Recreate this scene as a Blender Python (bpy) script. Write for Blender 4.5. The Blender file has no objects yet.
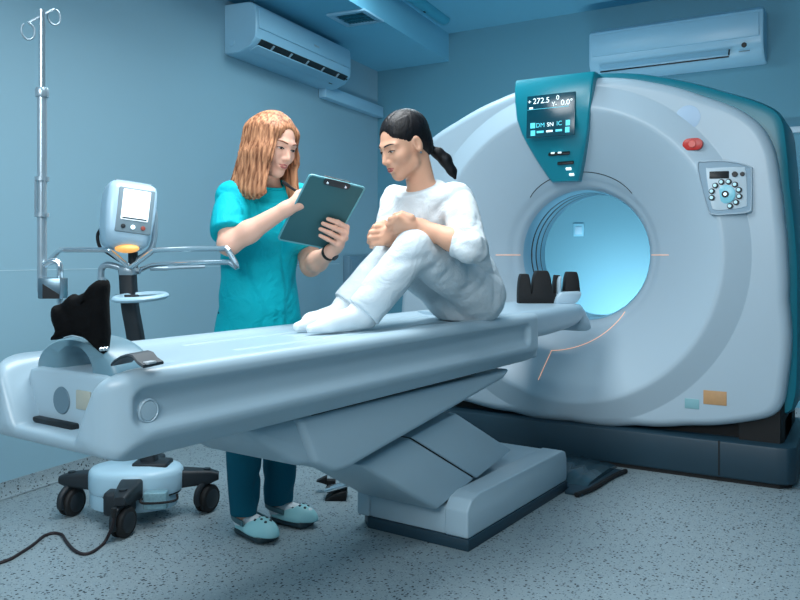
import bpy, bmesh, math, random
import numpy as np
from mathutils import Vector, Matrix
random.seed(7)
D = bpy.data; SC = bpy.context.scene; COL = SC.collection
R_ = math.radians
CA, SA = math.cos(R_(31)), math.sin(R_(31))
F_PX, CAM_Z = 790.0, 1.12

def P(u, v, d):
    """photo pixel at a real distance d -> a point of the room"""
    r = (u-400)/F_PX*d
    return np.array([CA*r-SA*d, SA*r+CA*d, CAM_Z-(v-255)/F_PX*d])
def W2(r, d, z=0.0):
    return np.array([CA*r-SA*d, SA*r+CA*d, z])
def unit(a):
    a = np.asarray(a, float); return a/np.linalg.norm(a)

# ------------------------------------------------------------ materials
def srgb(r, g, b):
    def f(c):
        c /= 255.0
        return c/12.92 if c <= .04045 else ((c+.055)/1.055)**2.4
    return (f(r), f(g), f(b), 1)
def mat(name, col, rough=.5, metal=0.0, var=.04, scale=8.0, bump=0.0, bscale=60.0, emit=None, estr=0.0, spec=.5, coat=0.0, alpha=None, sss=0.0, trans=0.0, wrinkle=0.0):
    m = D.materials.new(name); m.use_nodes = True
    nt = m.node_tree; N = nt.nodes; L = nt.links
    b = N['Principled BSDF']
    c = srgb(*col)
    tc = N.new('ShaderNodeTexCoord')
    if var > 0:
        nz = N.new('ShaderNodeTexNoise'); nz.inputs['Scale'].default_value = scale; nz.inputs['Detail'].default_value = 3
        L.new(tc.outputs['Object'], nz.inputs['Vector'])
        mx = N.new('ShaderNodeMix'); mx.data_type = 'RGBA'
        mx.inputs[6].default_value = [min(1, x*(1-var)) for x in c[:3]]+[1]
        mx.inputs[7].default_value = [min(1, x*(1+var)) for x in c[:3]]+[1]
        L.new(nz.outputs['Fac'], mx.inputs[0]); L.new(mx.outputs[2], b.inputs['Base Color'])
    else:
        b.inputs['Base Color'].default_value = c
    b.inputs['Roughness'].default_value = rough; b.inputs['Metallic'].default_value = metal
    b.inputs['Specular IOR Level'].default_value = spec
    b.inputs['Coat Weight'].default_value = coat
    if sss: 
        b.inputs['Subsurface Weight'].default_value = sss; b.inputs['Subsurface Radius'].default_value = (.012, .005, .003); b.inputs['Subsurface Scale'].default_value = 1
    if trans: b.inputs['Transmission Weight'].default_value = trans
    if bump > 0:
        n2 = N.new('ShaderNodeTexNoise'); n2.inputs['Scale'].default_value = bscale; n2.inputs['Detail'].default_value = 4
        L.new(tc.outputs['Object'], n2.inputs['Vector'])
        bp = N.new('ShaderNodeBump'); bp.inputs['Strength'].default_value = bump; bp.inputs['Distance'].default_value = .01
        L.new(n2.outputs['Fac'], bp.inputs['Height']); L.new(bp.outputs['Normal'], b.inputs['Normal'])
    if wrinkle > 0:
        n3 = N.new('ShaderNodeTexNoise'); n3.inputs['Scale'].default_value = 11; n3.inputs['Detail'].default_value = 4; n3.inputs['Distortion'].default_value = 1.6
        L.new(tc.outputs['Object'], n3.inputs['Vector'])
        b3 = N.new('ShaderNodeBump'); b3.inputs['Strength'].default_value = wrinkle; b3.inputs['Distance'].default_value = .03
        L.new(n3.outputs['Fac'], b3.inputs['Height'])
        if bump > 0: L.new(b3.outputs['Normal'], bp.inputs['Normal'])
        else: L.new(b3.outputs['Normal'], b.inputs['Normal'])
    if emit:
        b.inputs['Emission Color'].default_value = srgb(*emit); b.inputs['Emission Strength'].default_value = estr
    return m

# ------------------------------------------------------------ things, parts
def tag(o, label=None, cat=None, group=None, kind=None):
    if label: o['label'] = label
    if cat: o['category'] = cat
    if group: o['group'] = group
    if kind: o['kind'] = kind
    return o
def thing(name, label, cat, loc=(0, 0, 0), rotz=0.0, group=None):
    o = D.objects.new(name, None); COL.objects.link(o)
    o.empty_display_size = .1
    o.location = loc; o.rotation_euler = (0, 0, rotz)
    return tag(o, label, cat, group)
def link_mesh(name, verts, faces, mats, parent=None, mi=None, angle=40, label=None, smooth=True):
    me = D.meshes.new(name)
    me.from_pydata([tuple(map(float, v)) for v in verts], [], [tuple(map(int, f)) for f in faces])
    if not isinstance(mats, (list, tuple)): mats = [mats]
    for m in mats: me.materials.append(m)
    if mi is not None and len(mats) > 1: me.polygons.foreach_set('material_index', np.array(mi, dtype=np.int32))
    if smooth:
        me.polygons.foreach_set('use_smooth', np.ones(len(me.polygons), dtype=bool))
        if angle < 180: me.set_sharp_from_angle(angle=R_(angle))
    me.update()
    o = D.objects.new(name, me); COL.objects.link(o)
    if parent is not None: o.parent = parent
    if label: o['label'] = label
    return o

class MB:
    def __init__(s, org=(0, 0, 0)):
        s.v = []; s.f = []; s.mi = []; s.org = np.array(org, float)
    def raw(s, verts, faces, mi=0):
        n = len(s.v)
        s.v += [tuple(np.asarray(v, float)) for v in verts]
        s.f += [tuple(i+n for i in f) for f in faces]; s.mi += [mi]*len(faces)
        return s
    def bm(s, bm, mi=0, M=None):
        bm.verts.ensure_lookup_table()
        vs = [(M @ v.co) if M is not None else v.co for v in bm.verts]
        for i, v in enumerate(bm.verts): v.index = i
        s.raw([tuple(v) for v in vs], [[v.index for v in f.verts] for f in bm.faces], mi)
        bm.free(); return s
    def box(s, c, size, bev=0.0, seg=2, mi=0, M=None, rot=None):
        b = bmesh.new(); bmesh.ops.create_cube(b, size=1)
        for v in b.verts: v.co = Vector((v.co.x*size[0], v.co.y*size[1], v.co.z*size[2]))
        if bev > 0: bmesh.ops.bevel(b, geom=b.edges[:], offset=bev, segments=seg, affect='EDGES', profile=.5)
        T = Matrix.Translation(Vector(c))
        if rot is not None: T = T @ rot
        return s.bm(b, mi, (M @ T) if M is not None else T)
    def prism(s, poly, mapf, h0, h1, bev=0.0, seg=2, mi=0):
        """poly: 2D outline; mapf(a,b,h)->xyz"""
        b = bmesh.new()
        A = [b.verts.new(mapf(p[0], p[1], h0)) for p in poly]; B = [b.verts.new(mapf(p[0], p[1], h1)) for p in poly]
        n = len(poly)
        b.faces.new(A); b.faces.new(B[::-1])
        for i in range(n): b.faces.new((A[i], B[i], B[(i+1) % n], A[(i+1) % n]))
        bmesh.ops.recalc_face_normals(b, faces=b.faces[:])
        if bev > 0: bmesh.ops.bevel(b, geom=b.edges[:], offset=bev, segments=seg, affect='EDGES', profile=.5, clamp_overlap=True)
        return s.bm(b, mi)
    def tube(s, pts, r, seg=10, closed=False, mi=0, sub=0, cap=True):
        pts = [np.asarray(p, float) for p in pts]
        if sub: pts = spline(pts, sub, closed)
        n = len(pts); rs = r if isinstance(r, (list, tuple, np.ndarray)) else [r]*n
        if len(rs) != n: rs = np.interp(np.linspace(0, 1, n), np.linspace(0, 1, len(rs)), rs)
        up = None; rings = []
        for i in range(n):
            a = pts[(i-1) % n] if (closed or i > 0) else pts[i]; c = pts[(i+1) % n] if (closed or i < n-1) else pts[i]
            t = unit(c-a)
            if up is None:
                up = np.cross(t, [0, 0, 1.]); 
                if np.linalg.norm(up) < .1: up = np.cross(t, [1., 0, 0])
                up = unit(up)
            up = unit(up-t*np.dot(up, t)); w = np.cross(t, up)
            rings.append([pts[i]+rs[i]*(math.cos(2*math.pi*k/seg)*up+math.sin(2*math.pi*k/seg)*w) for k in range(seg)])
        return s.loft(rings, closed=closed, cap=cap and not closed, mi=mi)
    def loft(s, rings, closed=False, cap=True, mi=0):
        n = len(rings); m = len(rings[0]); V = [p for r in rings for p in r]; Fc = []
        for i in range(n if closed else n-1):
            j = (i+1) % n
            for k in range(m):
                l = (k+1) % m
                Fc.append((i*m+k, i*m+l, j*m+l, j*m+k))
        if cap and not closed:
            Fc.append(tuple(range(m-1, -1, -1))); Fc.append(tuple((n-1)*m+k for k in range(m)))
        return s.raw(V, Fc, mi)
    def lathe(s, prof, c, axis=(0, 0, 1), seg=32, mi=0, cap=False):
        """prof: (radius, height) along axis"""
        n = unit(axis); a = np.cross(n, [0, 0, 1.])
        if np.linalg.norm(a) < .1: a = np.array([1., 0, 0])
        a = unit(a); b = np.cross(n, a); c = np.asarray(c, float)
        rings = [[c+n*h+r*(math.cos(2*math.pi*k/seg)*a+math.sin(2*math.pi*k/seg)*b) for k in range(seg)] for r, h in prof]
        return s.loft(rings, cap=cap, mi=mi)
    def build(s, name, mats, parent=None, angle=40, label=None, smooth=True):
        V = [np.asarray(v)-s.org for v in s.v]
        o = link_mesh(name, V, s.f, mats, parent, s.mi, angle, label, smooth)
        b = bmesh.new(); b.from_mesh(o.data); bmesh.ops.recalc_face_normals(b, faces=b.faces[:]); b.to_mesh(o.data); b.free()
        if smooth and angle < 180: o.data.set_sharp_from_angle(angle=R_(angle))
        return o

def spline(pts, sub, closed=False):
    out = []; n = len(pts)
    for i in range(n if closed else n-1):
        p1 = pts[i]; p2 = pts[(i+1) % n]
        p0 = pts[(i-1) % n] if (closed or i > 0) else 2*p1-p2
        p3 = pts[(i+2) % n] if (closed or i+2 < n) else 2*p2-p1
        for k in range(sub):
            t = k/sub
            out.append(.5*((2*p1)+(-p0+p2)*t+(2*p0-5*p1+4*p2-p3)*t*t+(-p0+3*p1-3*p2+p3)*t**3))
    if not closed: out.append(pts[-1])
    return out
def rrect(hw, hh, r, n=5, cx=0, cy=0):
    o = []
    for sx, sy, a0 in ((1, 1, 0), (-1, 1, 90), (-1, -1, 180), (1, -1, 270)):
        for k in range(n+1):
            a = R_(a0+90*k/n); o.append((cx+sx*(hw-r)+r*math.cos(a), cy+sy*(hh-r)+r*math.sin(a)))
    return o
def ngon(r, n, cx=0, cy=0): return [(cx+r*math.cos(2*math.pi*k/n), cy+r*math.sin(2*math.pi*k/n)) for k in range(n)]

def text_mb(txt, size, M, depth=.0006, align='CENTER'):
    cu = D.curves.new('t', 'FONT'); cu.body = txt; cu.size = size; cu.align_x = align; cu.align_y = 'CENTER'; cu.extrude = depth
    o = D.objects.new('t', cu); COL.objects.link(o)
    dg = bpy.context.evaluated_depsgraph_get(); dg.update()
    me = o.evaluated_get(dg).to_mesh()
    vs = [M @ v.co for v in me.vertices]; fs = [tuple(p.vertices) for p in me.polygons]
    o.evaluated_get(dg).to_mesh_clear(); D.objects.remove(o); D.curves.remove(cu)
    return [tuple(v) for v in vs], fs

# ------------------------------------------------------------ implicit surfaces (bodies, cloth, soft mouldings)
rngs = np.random.RandomState(3)
_K = rngs.randn(10, 3); _K /= np.linalg.norm(_K, axis=1)[:, None]; _PH = rngs.rand(10)*6.28
def snoise(X, Y, Z, f):
    a = 0
    for i in range(8):
        q = f*(.6+.12*i)
        a = a+np.sin(q*(_K[i, 0]*X+_K[i, 1]*Y+_K[i, 2]*Z)+_PH[i])
    return a/4.0
def crease(X, Y, Z, f, w=.2):
    n = snoise(X+.02*np.sin(9*Z+5*X), Y+.02*np.sin(8*X+7*Z), Z, f); return np.exp(-(n/w)**2)
def rc(a, b, ra, rb):
    a = np.asarray(a, float); b = np.asarray(b, float); n = b-a; L2 = max(1e-9, float(n @ n))
    def fn(X, Y, Z):
        x, y, z = X-a[0], Y-a[1], Z-a[2]
        t = np.clip((x*n[0]+y*n[1]+z*n[2])/L2, 0, 1)
        return np.sqrt((x-t*n[0])**2+(y-t*n[1])**2+(z-t*n[2])**2)-(ra+(rb-ra)*t)
    R = np.array([ra]*3); S = np.array([rb]*3)
    return fn, np.minimum(a-R, b-S), np.maximum(a+R, b+S)
def ell(c, r, A=None):
    c = np.asarray(c, float); r = np.asarray(r, float)
    A = np.eye(3) if A is None else np.asarray(A, float)          # rows: local axes
    def fn(X, Y, Z):
        x, y, z = X-c[0], Y-c[1], Z-c[2]
        q = [A[i, 0]*x+A[i, 1]*y+A[i, 2]*z for i in range(3)]
        k0 = np.sqrt(sum((q[i]/r[i])**2 for i in range(3))); k1 = np.sqrt(sum((q[i]/r[i]**2)**2 for i in range(3)))+1e-9
        return k0*(k0-1)/k1
    e = np.sqrt(((A*r[:, None])**2).sum(0))
    return fn, c-e, c+e
def ecap(a, b, ra, rb, side):
    """capsule of elliptical section; ra, rb = (half width along side, half depth)"""
    a = np.asarray(a, float); b = np.asarray(b, float); n = b-a; L = np.linalg.norm(n); n = n/L
    s = np.asarray(side, float); s = unit(s-n*(s @ n)); f = np.cross(n, s)
    def fn(X, Y, Z):
        x, y, z = X-a[0], Y-a[1], Z-a[2]
        h = x*n[0]+y*n[1]+z*n[2]; t = np.clip(h/L, 0, 1); w = h-t*L
        p = x*s[0]+y*s[1]+z*s[2]; q = x*f[0]+y*f[1]+z*f[2]
        rx = ra[0]+(rb[0]-ra[0])*t; ry = ra[1]+(rb[1]-ra[1])*t; rm = np.minimum(rx, ry)
        return (np.sqrt((p/rx)**2+(q/ry)**2+(w/rm)**2)-1)*rm
    m = max(*ra, *rb)
    return fn, np.minimum(a, b)-m, np.maximum(a, b)+m
def rbox(c, half, r, A=None):
    c = np.asarray(c, float); half = np.asarray(half, float); A = np.eye(3) if A is None else np.asarray(A, float)
    def fn(X, Y, Z):
        x, y, z = X-c[0], Y-c[1], Z-c[2]
        q = [np.abs(A[i, 0]*x+A[i, 1]*y+A[i, 2]*z)-(half[i]-r) for i in range(3)]
        return np.sqrt(sum(np.maximum(k, 0)**2 for k in q))+np.minimum(np.maximum(np.maximum(q[0], q[1]), q[2]), 0)-r
    e = np.sqrt(((A*half[:, None])**2).sum(0))*1.01+np.abs(A.T @ half)*0
    e = (np.abs(A)*half[:, None]).sum(0)
    return fn, c-e, c+e
def cut(pr, c, n, k=.006):
    """keep the side of pr that n points away from"""
    fn, lo, hi = pr; c = np.asarray(c, float); n = unit(n)
    def f2(X, Y, Z):
        a = fn(X, Y, Z); b = (X-c[0])*n[0]+(Y-c[1])*n[1]+(Z-c[2])*n[2]
        h = np.maximum(k-np.abs(a-b), 0)/k
        return np.maximum(a, b)+h*h*k/4
    return f2, lo, hi
class SDF:
    def __init__(s, lo, hi, h):
        s.lo = np.asarray(lo, float); s.h = h
        s.n = np.ceil((np.asarray(hi, float)-s.lo)/h).astype(int)+1
        s.ax = [(s.lo[i]+h*np.arange(s.n[i])).astype(np.float32) for i in range(3)]
        s.V = np.full(s.n, .12, np.float32)
    def _g(s, lo, hi, m):
        i0 = np.clip(np.floor((lo-m-s.lo)/s.h).astype(int), 0, s.n-1); i1 = np.clip(np.ceil((hi+m-s.lo)/s.h).astype(int)+1, 1, s.n)
        sl = tuple(slice(a, max(a+1, b)) for a, b in zip(i0, i1))
        return sl, s.ax[0][sl[0]][:, None, None], s.ax[1][sl[1]][None, :, None], s.ax[2][sl[2]][None, None, :]
    def add(s, pr, k=.02):
        sl, X, Y, Z = s._g(pr[1], pr[2], max(k, 3*s.h)); b = pr[0](X, Y, Z).astype(np.float32); a = s.V[sl]
        h = np.maximum(k-np.abs(a-b), 0)/k; s.V[sl] = np.minimum(a, b)-h*h*k/4; return s
    def sub(s, pr, k=.006):
        sl, X, Y, Z = s._g(pr[1], pr[2], max(k, 3*s.h)); b = -pr[0](X, Y, Z).astype(np.float32); a = s.V[sl]
        h = np.maximum(k-np.abs(a-b), 0)/k; s.V[sl] = np.maximum(a, b)+h*h*k/4; return s
    def plane(s, c, n, k=.006):
        n = unit(n); c = np.asarray(c, float)
        b = ((s.ax[0][:, None, None]-c[0])*n[0]+(s.ax[1][None, :, None]-c[1])*n[1]+(s.ax[2][None, None, :]-c[2])*n[2]).astype(np.float32)
        h = np.maximum(k-np.abs(s.V-b), 0)/k; s.V = np.maximum(s.V, b)+h*h*k/4; return s
    def disp(s, fn):
        s.V += fn(s.ax[0][:, None, None], s.ax[1][None, :, None], s.ax[2][None, None, :]).astype(np.float32); return s
    def groove(s, a, b, w, dep):
        fn, l0, h0 = rc(a, b, 0, 0)
        sl, X, Y, Z = s._g(l0, h0, 2.6*w); d = fn(X, Y, Z)
        s.V[sl] += (dep*np.exp(-(d/w)**2)).astype(np.float32); return s
    def at(s, p):
        q = (np.asarray(p)-s.lo)/s.h; i = np.clip(np.floor(q).astype(int), 0, s.n-2); t = q-i; v = 0
        for a in (0, 1):
            for b in (0, 1):
                for c in (0, 1):
                    v += s.V[i[0]+a, i[1]+b, i[2]+c]*(t[0] if a else 1-t[0])*(t[1] if b else 1-t[1])*(t[2] if c else 1-t[2])
        return v
    def hit(s, p, d, dist=.2, st=.0008):
        """first surface point walking from p along d"""
        p = np.asarray(p, float); d = unit(d); k = 0
        while k < dist:
            if s.at(p+d*k) <= 0: return p+d*k
            k += st
        return p
    def mesh(s):
        V = s.V; V[[0, -1]] = np.maximum(V[[0, -1]], .001); V[:, [0, -1]] = np.maximum(V[:, [0, -1]], .001); V[:, :, [0, -1]] = np.maximum(V[:, :, [0, -1]], .001)
        I = V < 0; nx, ny, nz = V.shape
        cnt = np.zeros((nx-1, ny-1, nz-1), np.int8)
        for a in (0, 1):
            for b in (0, 1):
                for c in (0, 1): cnt += I[a:nx-1+a, b:ny-1+b, c:nz-1+c]
        act = np.argwhere((cnt > 0) & (cnt < 8)); idx = np.full(cnt.shape, -1, np.int32); idx[tuple(act.T)] = np.arange(len(act))
        acc = np.zeros((len(act), 3)); num = np.zeros(len(act))
        for ax in range(3):
            o1, o2 = [k for k in range(3) if k != ax]
            for p in (0, 1):
                for q in (0, 1):
                    e0 = act.copy(); e0[:, o1] += p; e0[:, o2] += q; e1 = e0.copy(); e1[:, ax] += 1
                    v0 = V[tuple(e0.T)]; v1 = V[tuple(e1.T)]; m = (v0 < 0) != (v1 < 0)
                    t = np.where(m, v0/np.where(m, v0-v1, 1), 0)
                    pt = e0.astype(float); pt[:, ax] += t
                    acc[m] += pt[m]; num[m] += 1
        verts = s.lo+s.h*acc/num[:, None]
        faces = []
        for ax in range(3):
            o1, o2 = (ax+1) % 3, (ax+2) % 3
            sl0 = [slice(None)]*3; sl1 = [slice(None)]*3; sl0[ax] = slice(0, -1); sl1[ax] = slice(1, None)
            A = I[tuple(sl0)]; B = I[tuple(sl1)]
            for sgn, M in ((0, A & ~B), (1, ~A & B)):
                e = np.argwhere(M); ok = (e[:, o1] > 0) & (e[:, o2] > 0) & (e[:, o1] < V.shape[o1]-1) & (e[:, o2] < V.shape[o2]-1); e = e[ok]
                qs = []
                for p, q in ((-1, -1), (0, -1), (0, 0), (-1, 0)):
                    k = e.copy(); k[:, o1] += p; k[:, o2] += q; qs.append(idx[tuple(k.T)])
                Q = np.stack(qs, 1)
                if sgn: Q = Q[:, ::-1]
                faces.append(Q)
        return verts, np.concatenate(faces)
    def build(s, name, m, parent=None, org=(0, 0, 0), label=None, mi=None, relax=0, angle=180):
        v, f = s.mesh()
        if relax:
            for _ in range(relax):
                acc = np.zeros_like(v); n = np.zeros(len(v))
                for a, b in ((0, 1), (1, 2), (2, 3), (3, 0)):
                    np.add.at(acc, f[:, a], v[f[:, b]]); np.add.at(n, f[:, a], 1)
                    np.add.at(acc, f[:, b], v[f[:, a]]); np.add.at(n, f[:, b], 1)
                v = .5*v+.5*acc/np.maximum(n, 1)[:, None]
        m_i = mi(v, f) if mi else None
        return link_mesh(name, v-np.asarray(org, float), f, m, parent, m_i, angle, label)
# ------------------------------------------------------------ materials used by the room
M = {}
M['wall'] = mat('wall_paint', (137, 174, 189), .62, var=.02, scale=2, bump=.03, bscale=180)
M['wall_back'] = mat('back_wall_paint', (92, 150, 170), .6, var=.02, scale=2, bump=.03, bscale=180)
M['ceil'] = mat('ceiling_paint', (112, 184, 210), .7, var=.02, scale=2)
M['white'] = mat('white_plastic', (190, 212, 224), .33, var=.015, scale=5)
M['ac'] = mat('air_conditioner_plastic', (150, 196, 218), .35, var=.015, scale=5)
M['dark'] = mat('black_plastic', (14, 18, 22), .45, var=.1)
M['chrome'] = mat('chrome', (215, 226, 232), .16, .85, var=.02)
M['steel'] = mat('brushed_steel', (168, 186, 196), .3, .55, var=.05, scale=40)
def floor_mat():
    m = D.materials.new('speckled_vinyl'); m.use_nodes = True; nt = m.node_tree; N = nt.nodes; L = nt.links; b = N['Principled BSDF']
    tc = N.new('ShaderNodeTexCoord'); cur = None
    nz = N.new('ShaderNodeTexNoise'); nz.inputs['Scale'].default_value = 120; L.new(tc.outputs['Object'], nz.inputs['Vector'])
    base = N.new('ShaderNodeMix'); base.data_type = 'RGBA'; base.inputs[6].default_value = srgb(124, 140, 146); base.inputs[7].default_value = srgb(144, 160, 166)
    L.new(nz.outputs['Fac'], base.inputs[0]); cur = base.outputs[2]
    for sc, th, pick, col in ((66, .31, .42, (26, 38, 46)), (105, .30, .5, (74, 94, 104)), (80, .26, .25, (150, 168, 175))):
        vo = N.new('ShaderNodeTexVoronoi'); vo.inputs['Scale'].default_value = sc
        wn = N.new('ShaderNodeTexNoise'); wn.inputs['Scale'].default_value = sc*1.5
        ad = N.new('ShaderNodeMix'); ad.data_type = 'RGBA'; ad.inputs[0].default_value = .012
        L.new(tc.outputs['Object'], wn.inputs['Vector']); L.new(tc.outputs['Object'], ad.inputs[6]); L.new(wn.outputs['Color'], ad.inputs[7])
        L.new(ad.outputs[2], vo.inputs['Vector'])
        lt = N.new('ShaderNodeMath'); lt.operation = 'LESS_THAN'; lt.inputs[1].default_value = th; L.new(vo.outputs['Distance'], lt.inputs[0])
        sp = N.new('ShaderNodeSeparateColor'); L.new(vo.outputs['Color'], sp.inputs[0])
        l2 = N.new('ShaderNodeMath'); l2.operation = 'LESS_THAN'; l2.inputs[1].default_value = pick; L.new(sp.outputs[0], l2.inputs[0])
        mu = N.new('ShaderNodeMath'); mu.operation = 'MULTIPLY'; L.new(lt.outputs[0], mu.inputs[0]); L.new(l2.outputs[0], mu.inputs[1])
        mx = N.new('ShaderNodeMix'); mx.data_type = 'RGBA'; mx.inputs[7].default_value = srgb(*col); L.new(cur, mx.inputs[6]); L.new(mu.outputs[0], mx.inputs[0]); cur = mx.outputs[2]
    L.new(cur, b.inputs['Base Color']); b.inputs['Roughness'].default_value = .42; b.inputs['Specular IOR Level'].default_value = .35
    return m
M['floor'] = floor_mat()

# ------------------------------------------------------------ the setting
WO = np.array([-3.453, 2.169, 0]); WT = np.array([-.1087, .9941, 0]); WN = np.array([.9941, .1087, 0]); UZ = np.array([0, 0, 1.])
def wl(s, n, z): return WO+WT*s+WN*n+UZ*z               # along the left wall, out from it, up
BY = 6.06; CZ = 3.03
def struct(name, mb, m, parent=None):
    o = mb.build(name, m, parent, angle=30); o['kind'] = 'structure'; return o
struct('floor', MB().box((-.9, 1.9, -.05), (8, 9, .1)), M['floor'])
struct('ceiling', MB().box((-.9, 1.9, CZ+.05), (8, 9, .1)), M['ceil'])
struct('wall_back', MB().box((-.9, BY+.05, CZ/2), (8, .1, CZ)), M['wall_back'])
struct('wall_right', MB().box((2.65, 1.9, CZ/2), (.1, 9, CZ)), M['wall'])
struct('wall_front', MB().box((-.9, -2.45, CZ/2), (8, .1, CZ)), M['wall'])
def wall_prism(s0, s1, n0, n1, z0, z1, bev=0):
    return MB().prism([(s0, n0), (s1, n0), (s1, n1), (s0, n1)], lambda a, b, h: wl(a, b, h), z0, z1, bev)
struct('wall_left', wall_prism(-4.7, 4.0, -.1, 0, 0, CZ), M['wall'])
struct('trim_1', wall_prism(-4.6, 3.98, 0, .724, 2.79, CZ), M['ceil'])             # dropped ceiling strip along the left wall
# coved skirting of the floor vinyl
mb = MB(); prof = [(.0, .07), (.006, .07), (.008, .03), (.02, .010), (.04, .003), (.0, .0)]
mb.loft([[wl(s, a, b) for a, b in prof] for s in (-4.6, 3.9)]); struct('baseboard_left', mb, M['floor'])
mb = MB(); mb.loft([[(x, BY-a, b) for a, b in prof] for x in (-3.8, 2.6)]); struct('baseboard_back', mb, M['floor'])
# pipe trunking from the left air conditioner into the corner
struct('trim_2', wall_prism(2.86, 3.9, 0, .07, 2.36, 2.46, .01), M['ac'])
struct('trim_4', wall_prism(-4.6, 3.2, 0, .0015, 1.046, 1.0495), mat('pale_wall_line', (176, 206, 216), .5))  # thin strip along the left wall, paler than the paint
struct('trim_3', MB().box((.02, BY-.02, 1.98), (1.5, .04, .04), .006), M['white'])

# ------------------------------------------------------------ air conditioners
def air_con(name, label, o, t, n, L, H, dep, opened):
    """o: bottom left back corner; t along, n out"""
    yaw = math.atan2(t[1], t[0]); c = o+t*L/2
    root = thing(name, label, 'air conditioner', c, yaw, 'wall air conditioners')
    # local: x along, -y out of the wall, z up
    def ring(x, g):
        pr = [(0, .0), (0, H), (-.05, H), (-dep*.80, H-.004), (-dep*.97, H-.03), (-dep, H-.08), (-dep, .13), (-dep*.98, .085), (-dep*.80, .035), (-dep*.45, .0)]
        cy, cz = -dep/2, H/2
        return [(x, cy+(y-cy)*g if y < -.01 else y, cz+(z-cz)*g) for y, z in pr]
    mb = MB(); xs = [(-L/2, .955), (-L/2+.006, .985), (-L/2+.018, 1), (-.3*L, 1), (.3*L, 1), (L/2-.018, 1), (L/2-.006, .985), (L/2, .955)]
    mb.loft([ring(x, g) for x, g in xs]); mb.build('housing', M['ac'], root, angle=35)
    fp = MB().box((0, -dep-.003, .135+(H-.17)/2), (L-.05, .012, H-.20), .005); fp.build('front_panel', M['ac'], root)
    if opened:
        out = MB(); out.box((-.0, -dep*.905, .060), (L-.12, .07, .012), .003, rot=Matrix.Rotation(R_(-42), 4, 'X')); out.build('outlet', M['dark'], root, label='dark open air outlet')
        lv = MB(); lv.box((-.01, -dep*.80, .030), (L-.10, .075, .008), .003, rot=Matrix.Rotation(R_(-20), 4, 'X')); lv.build('louver', M['ac'], root)
        sl = MB()
        sl.box((0, -dep*.915, .066), (L-.16, .010, .012), .002, rot=Matrix.Rotation(R_(-42), 4, 'X'))
        for k in range(5): sl.box((-L/2+.2+k*(L-.4)/4, -dep*.92, .062), (.018, .05, .02), .002, rot=Matrix.Rotation(R_(-42), 4, 'X'))
        sl.build('vane', M['steel'], root)
        sc = MB().lathe([(.0, .004), (.022, .004), (.026, .0), (.026, -.004)], (-L/2-.001, -.06, .07), (-1, 0, 0), 20); sc.build('screw_cap', M['ac'], root)
        lg = MB().box((.1, -dep-.010, .20), (.07, .002, .014), .0005); lg.build('maker_badge', M['steel'], root)
        for x, y in ((L/2-.07, -.955), (L/2-.16, -.62)): MB().box((x, dep*y, .06 if y < -.9 else .018), (.045, .012, .008), .002).build('slot', M['dark'], root)
    else:
        lv = MB(); lv.box((-.07, -dep*.955, .078), (L-.30, .012, .085), .004, rot=Matrix.Rotation(R_(-28), 4, 'X')); lv.build('louver', M['ac'], root)
        g = MB(); g.box((-.07, -dep*.90, .038), (L-.30, .014, .008), .001); g.box((L/2-.215, -dep*.96, .078), (.008, .014, .08), .001, rot=Matrix.Rotation(R_(-28), 4, 'X')); g.build('louver_gap', M['dark'], root)
        q = MB().lathe([(.0, .008), (.014, .008), (.018, .0)], (L/2-.12, -dep*.985, .10), (0, -1, -.2), 18); q.build('sensor', M['dark'], root)
        s2 = MB().box((L/2-.12, -dep*.955, .06), (.07, .004, .010), .001, rot=Matrix.Rotation(R_(-28), 4, 'X')); s2.build('display', M['steel'], root)
    return root
air_con('air_conditioner', 'white wall air conditioner with open dark outlet high on the left wall', wl(1.672, -.004, 2.43), WT, WN, 1.276, .325, .25, True)
air_con('air_conditioner', 'white wall air conditioner with closed louver on the back wall above the scanner', np.array([-1.845, BY+.004, 2.455]), np.array([1., 0, 0]), np.array([0, -1., 0]), 1.20, .36, .23, False)

# ------------------------------------------------------------ ceiling vent and lamp
def on_z(u, v, z):
    d = F_PX*(CAM_Z-z)/(v-255); return W2((u-400)/F_PX*d, d, z)
vc = (on_z(334, 14, 2.79)+on_z(376, 20, 2.79)+on_z(355, 9, 2.79)+on_z(357, 24, 2.79))/4
yawW = math.atan2(WT[1], WT[0])
root = thing('ceiling_vent', 'small square air vent with teal slats in the dropped ceiling', 'vent', (vc[0], vc[1], 2.79), yawW)
M['vent'] = mat('vent_slat_paint', (40, 128, 150), .5, var=.03)
mb = MB(); h = .15
for a, b, sx, sy in ((0, h-.02, 2*h, .04), (0, -h+.02, 2*h, .04), (h-.02, 0, .04, 2*h-.08), (-h+.02, 0, .04, 2*h-.08)): mb.box((a, b, -.008), (sx, sy, .016), .003)
mb.build('frame', M['ac'], root)
mb = MB()
for k in range(9): mb.box((0, -.1+k*.025, -.006), (.22, .016, .003), 0, rot=Matrix.Rotation(R_(35), 4, 'X'))
for x in (-.037, .037): mb.box((x, 0, -.009), (.006, .22, .006))
mb.box((0, 0, -.0015), (.225, .225, .001)); mb.build('grille', M['vent'], root)
M['lampteal'] = mat('unlit_lamp_diffuser', (60, 158, 185), .3, var=.02)
a = on_z(445, 20, CZ); b = a-WT*1.25
root = thing('ceiling_lamp', 'long unlit teal ceiling lamp near the top edge', 'lamp', ((a+b)/2).tolist(), yawW)
mb = MB(); mb.loft([[(x, .055*g*math.cos(t), -.05*g*math.sin(t)-.002) for t in np.linspace(0, math.pi, 12)] for x, g in ((-.625, .6), (-.61, .9), (-.58, 1), (.58, 1), (.61, .9), (.625, .6))])
mb.build('diffuser', M['lampteal'], root)
mb = MB().box((0, 0, -.004), (1.22, .07, .008), .002); mb.build('base_plate', M['ac'], root)
mb = MB().box((.2, .0, -.054), (.03, .012, .008), .002); mb.build('clip', M['dark'], root)

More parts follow.
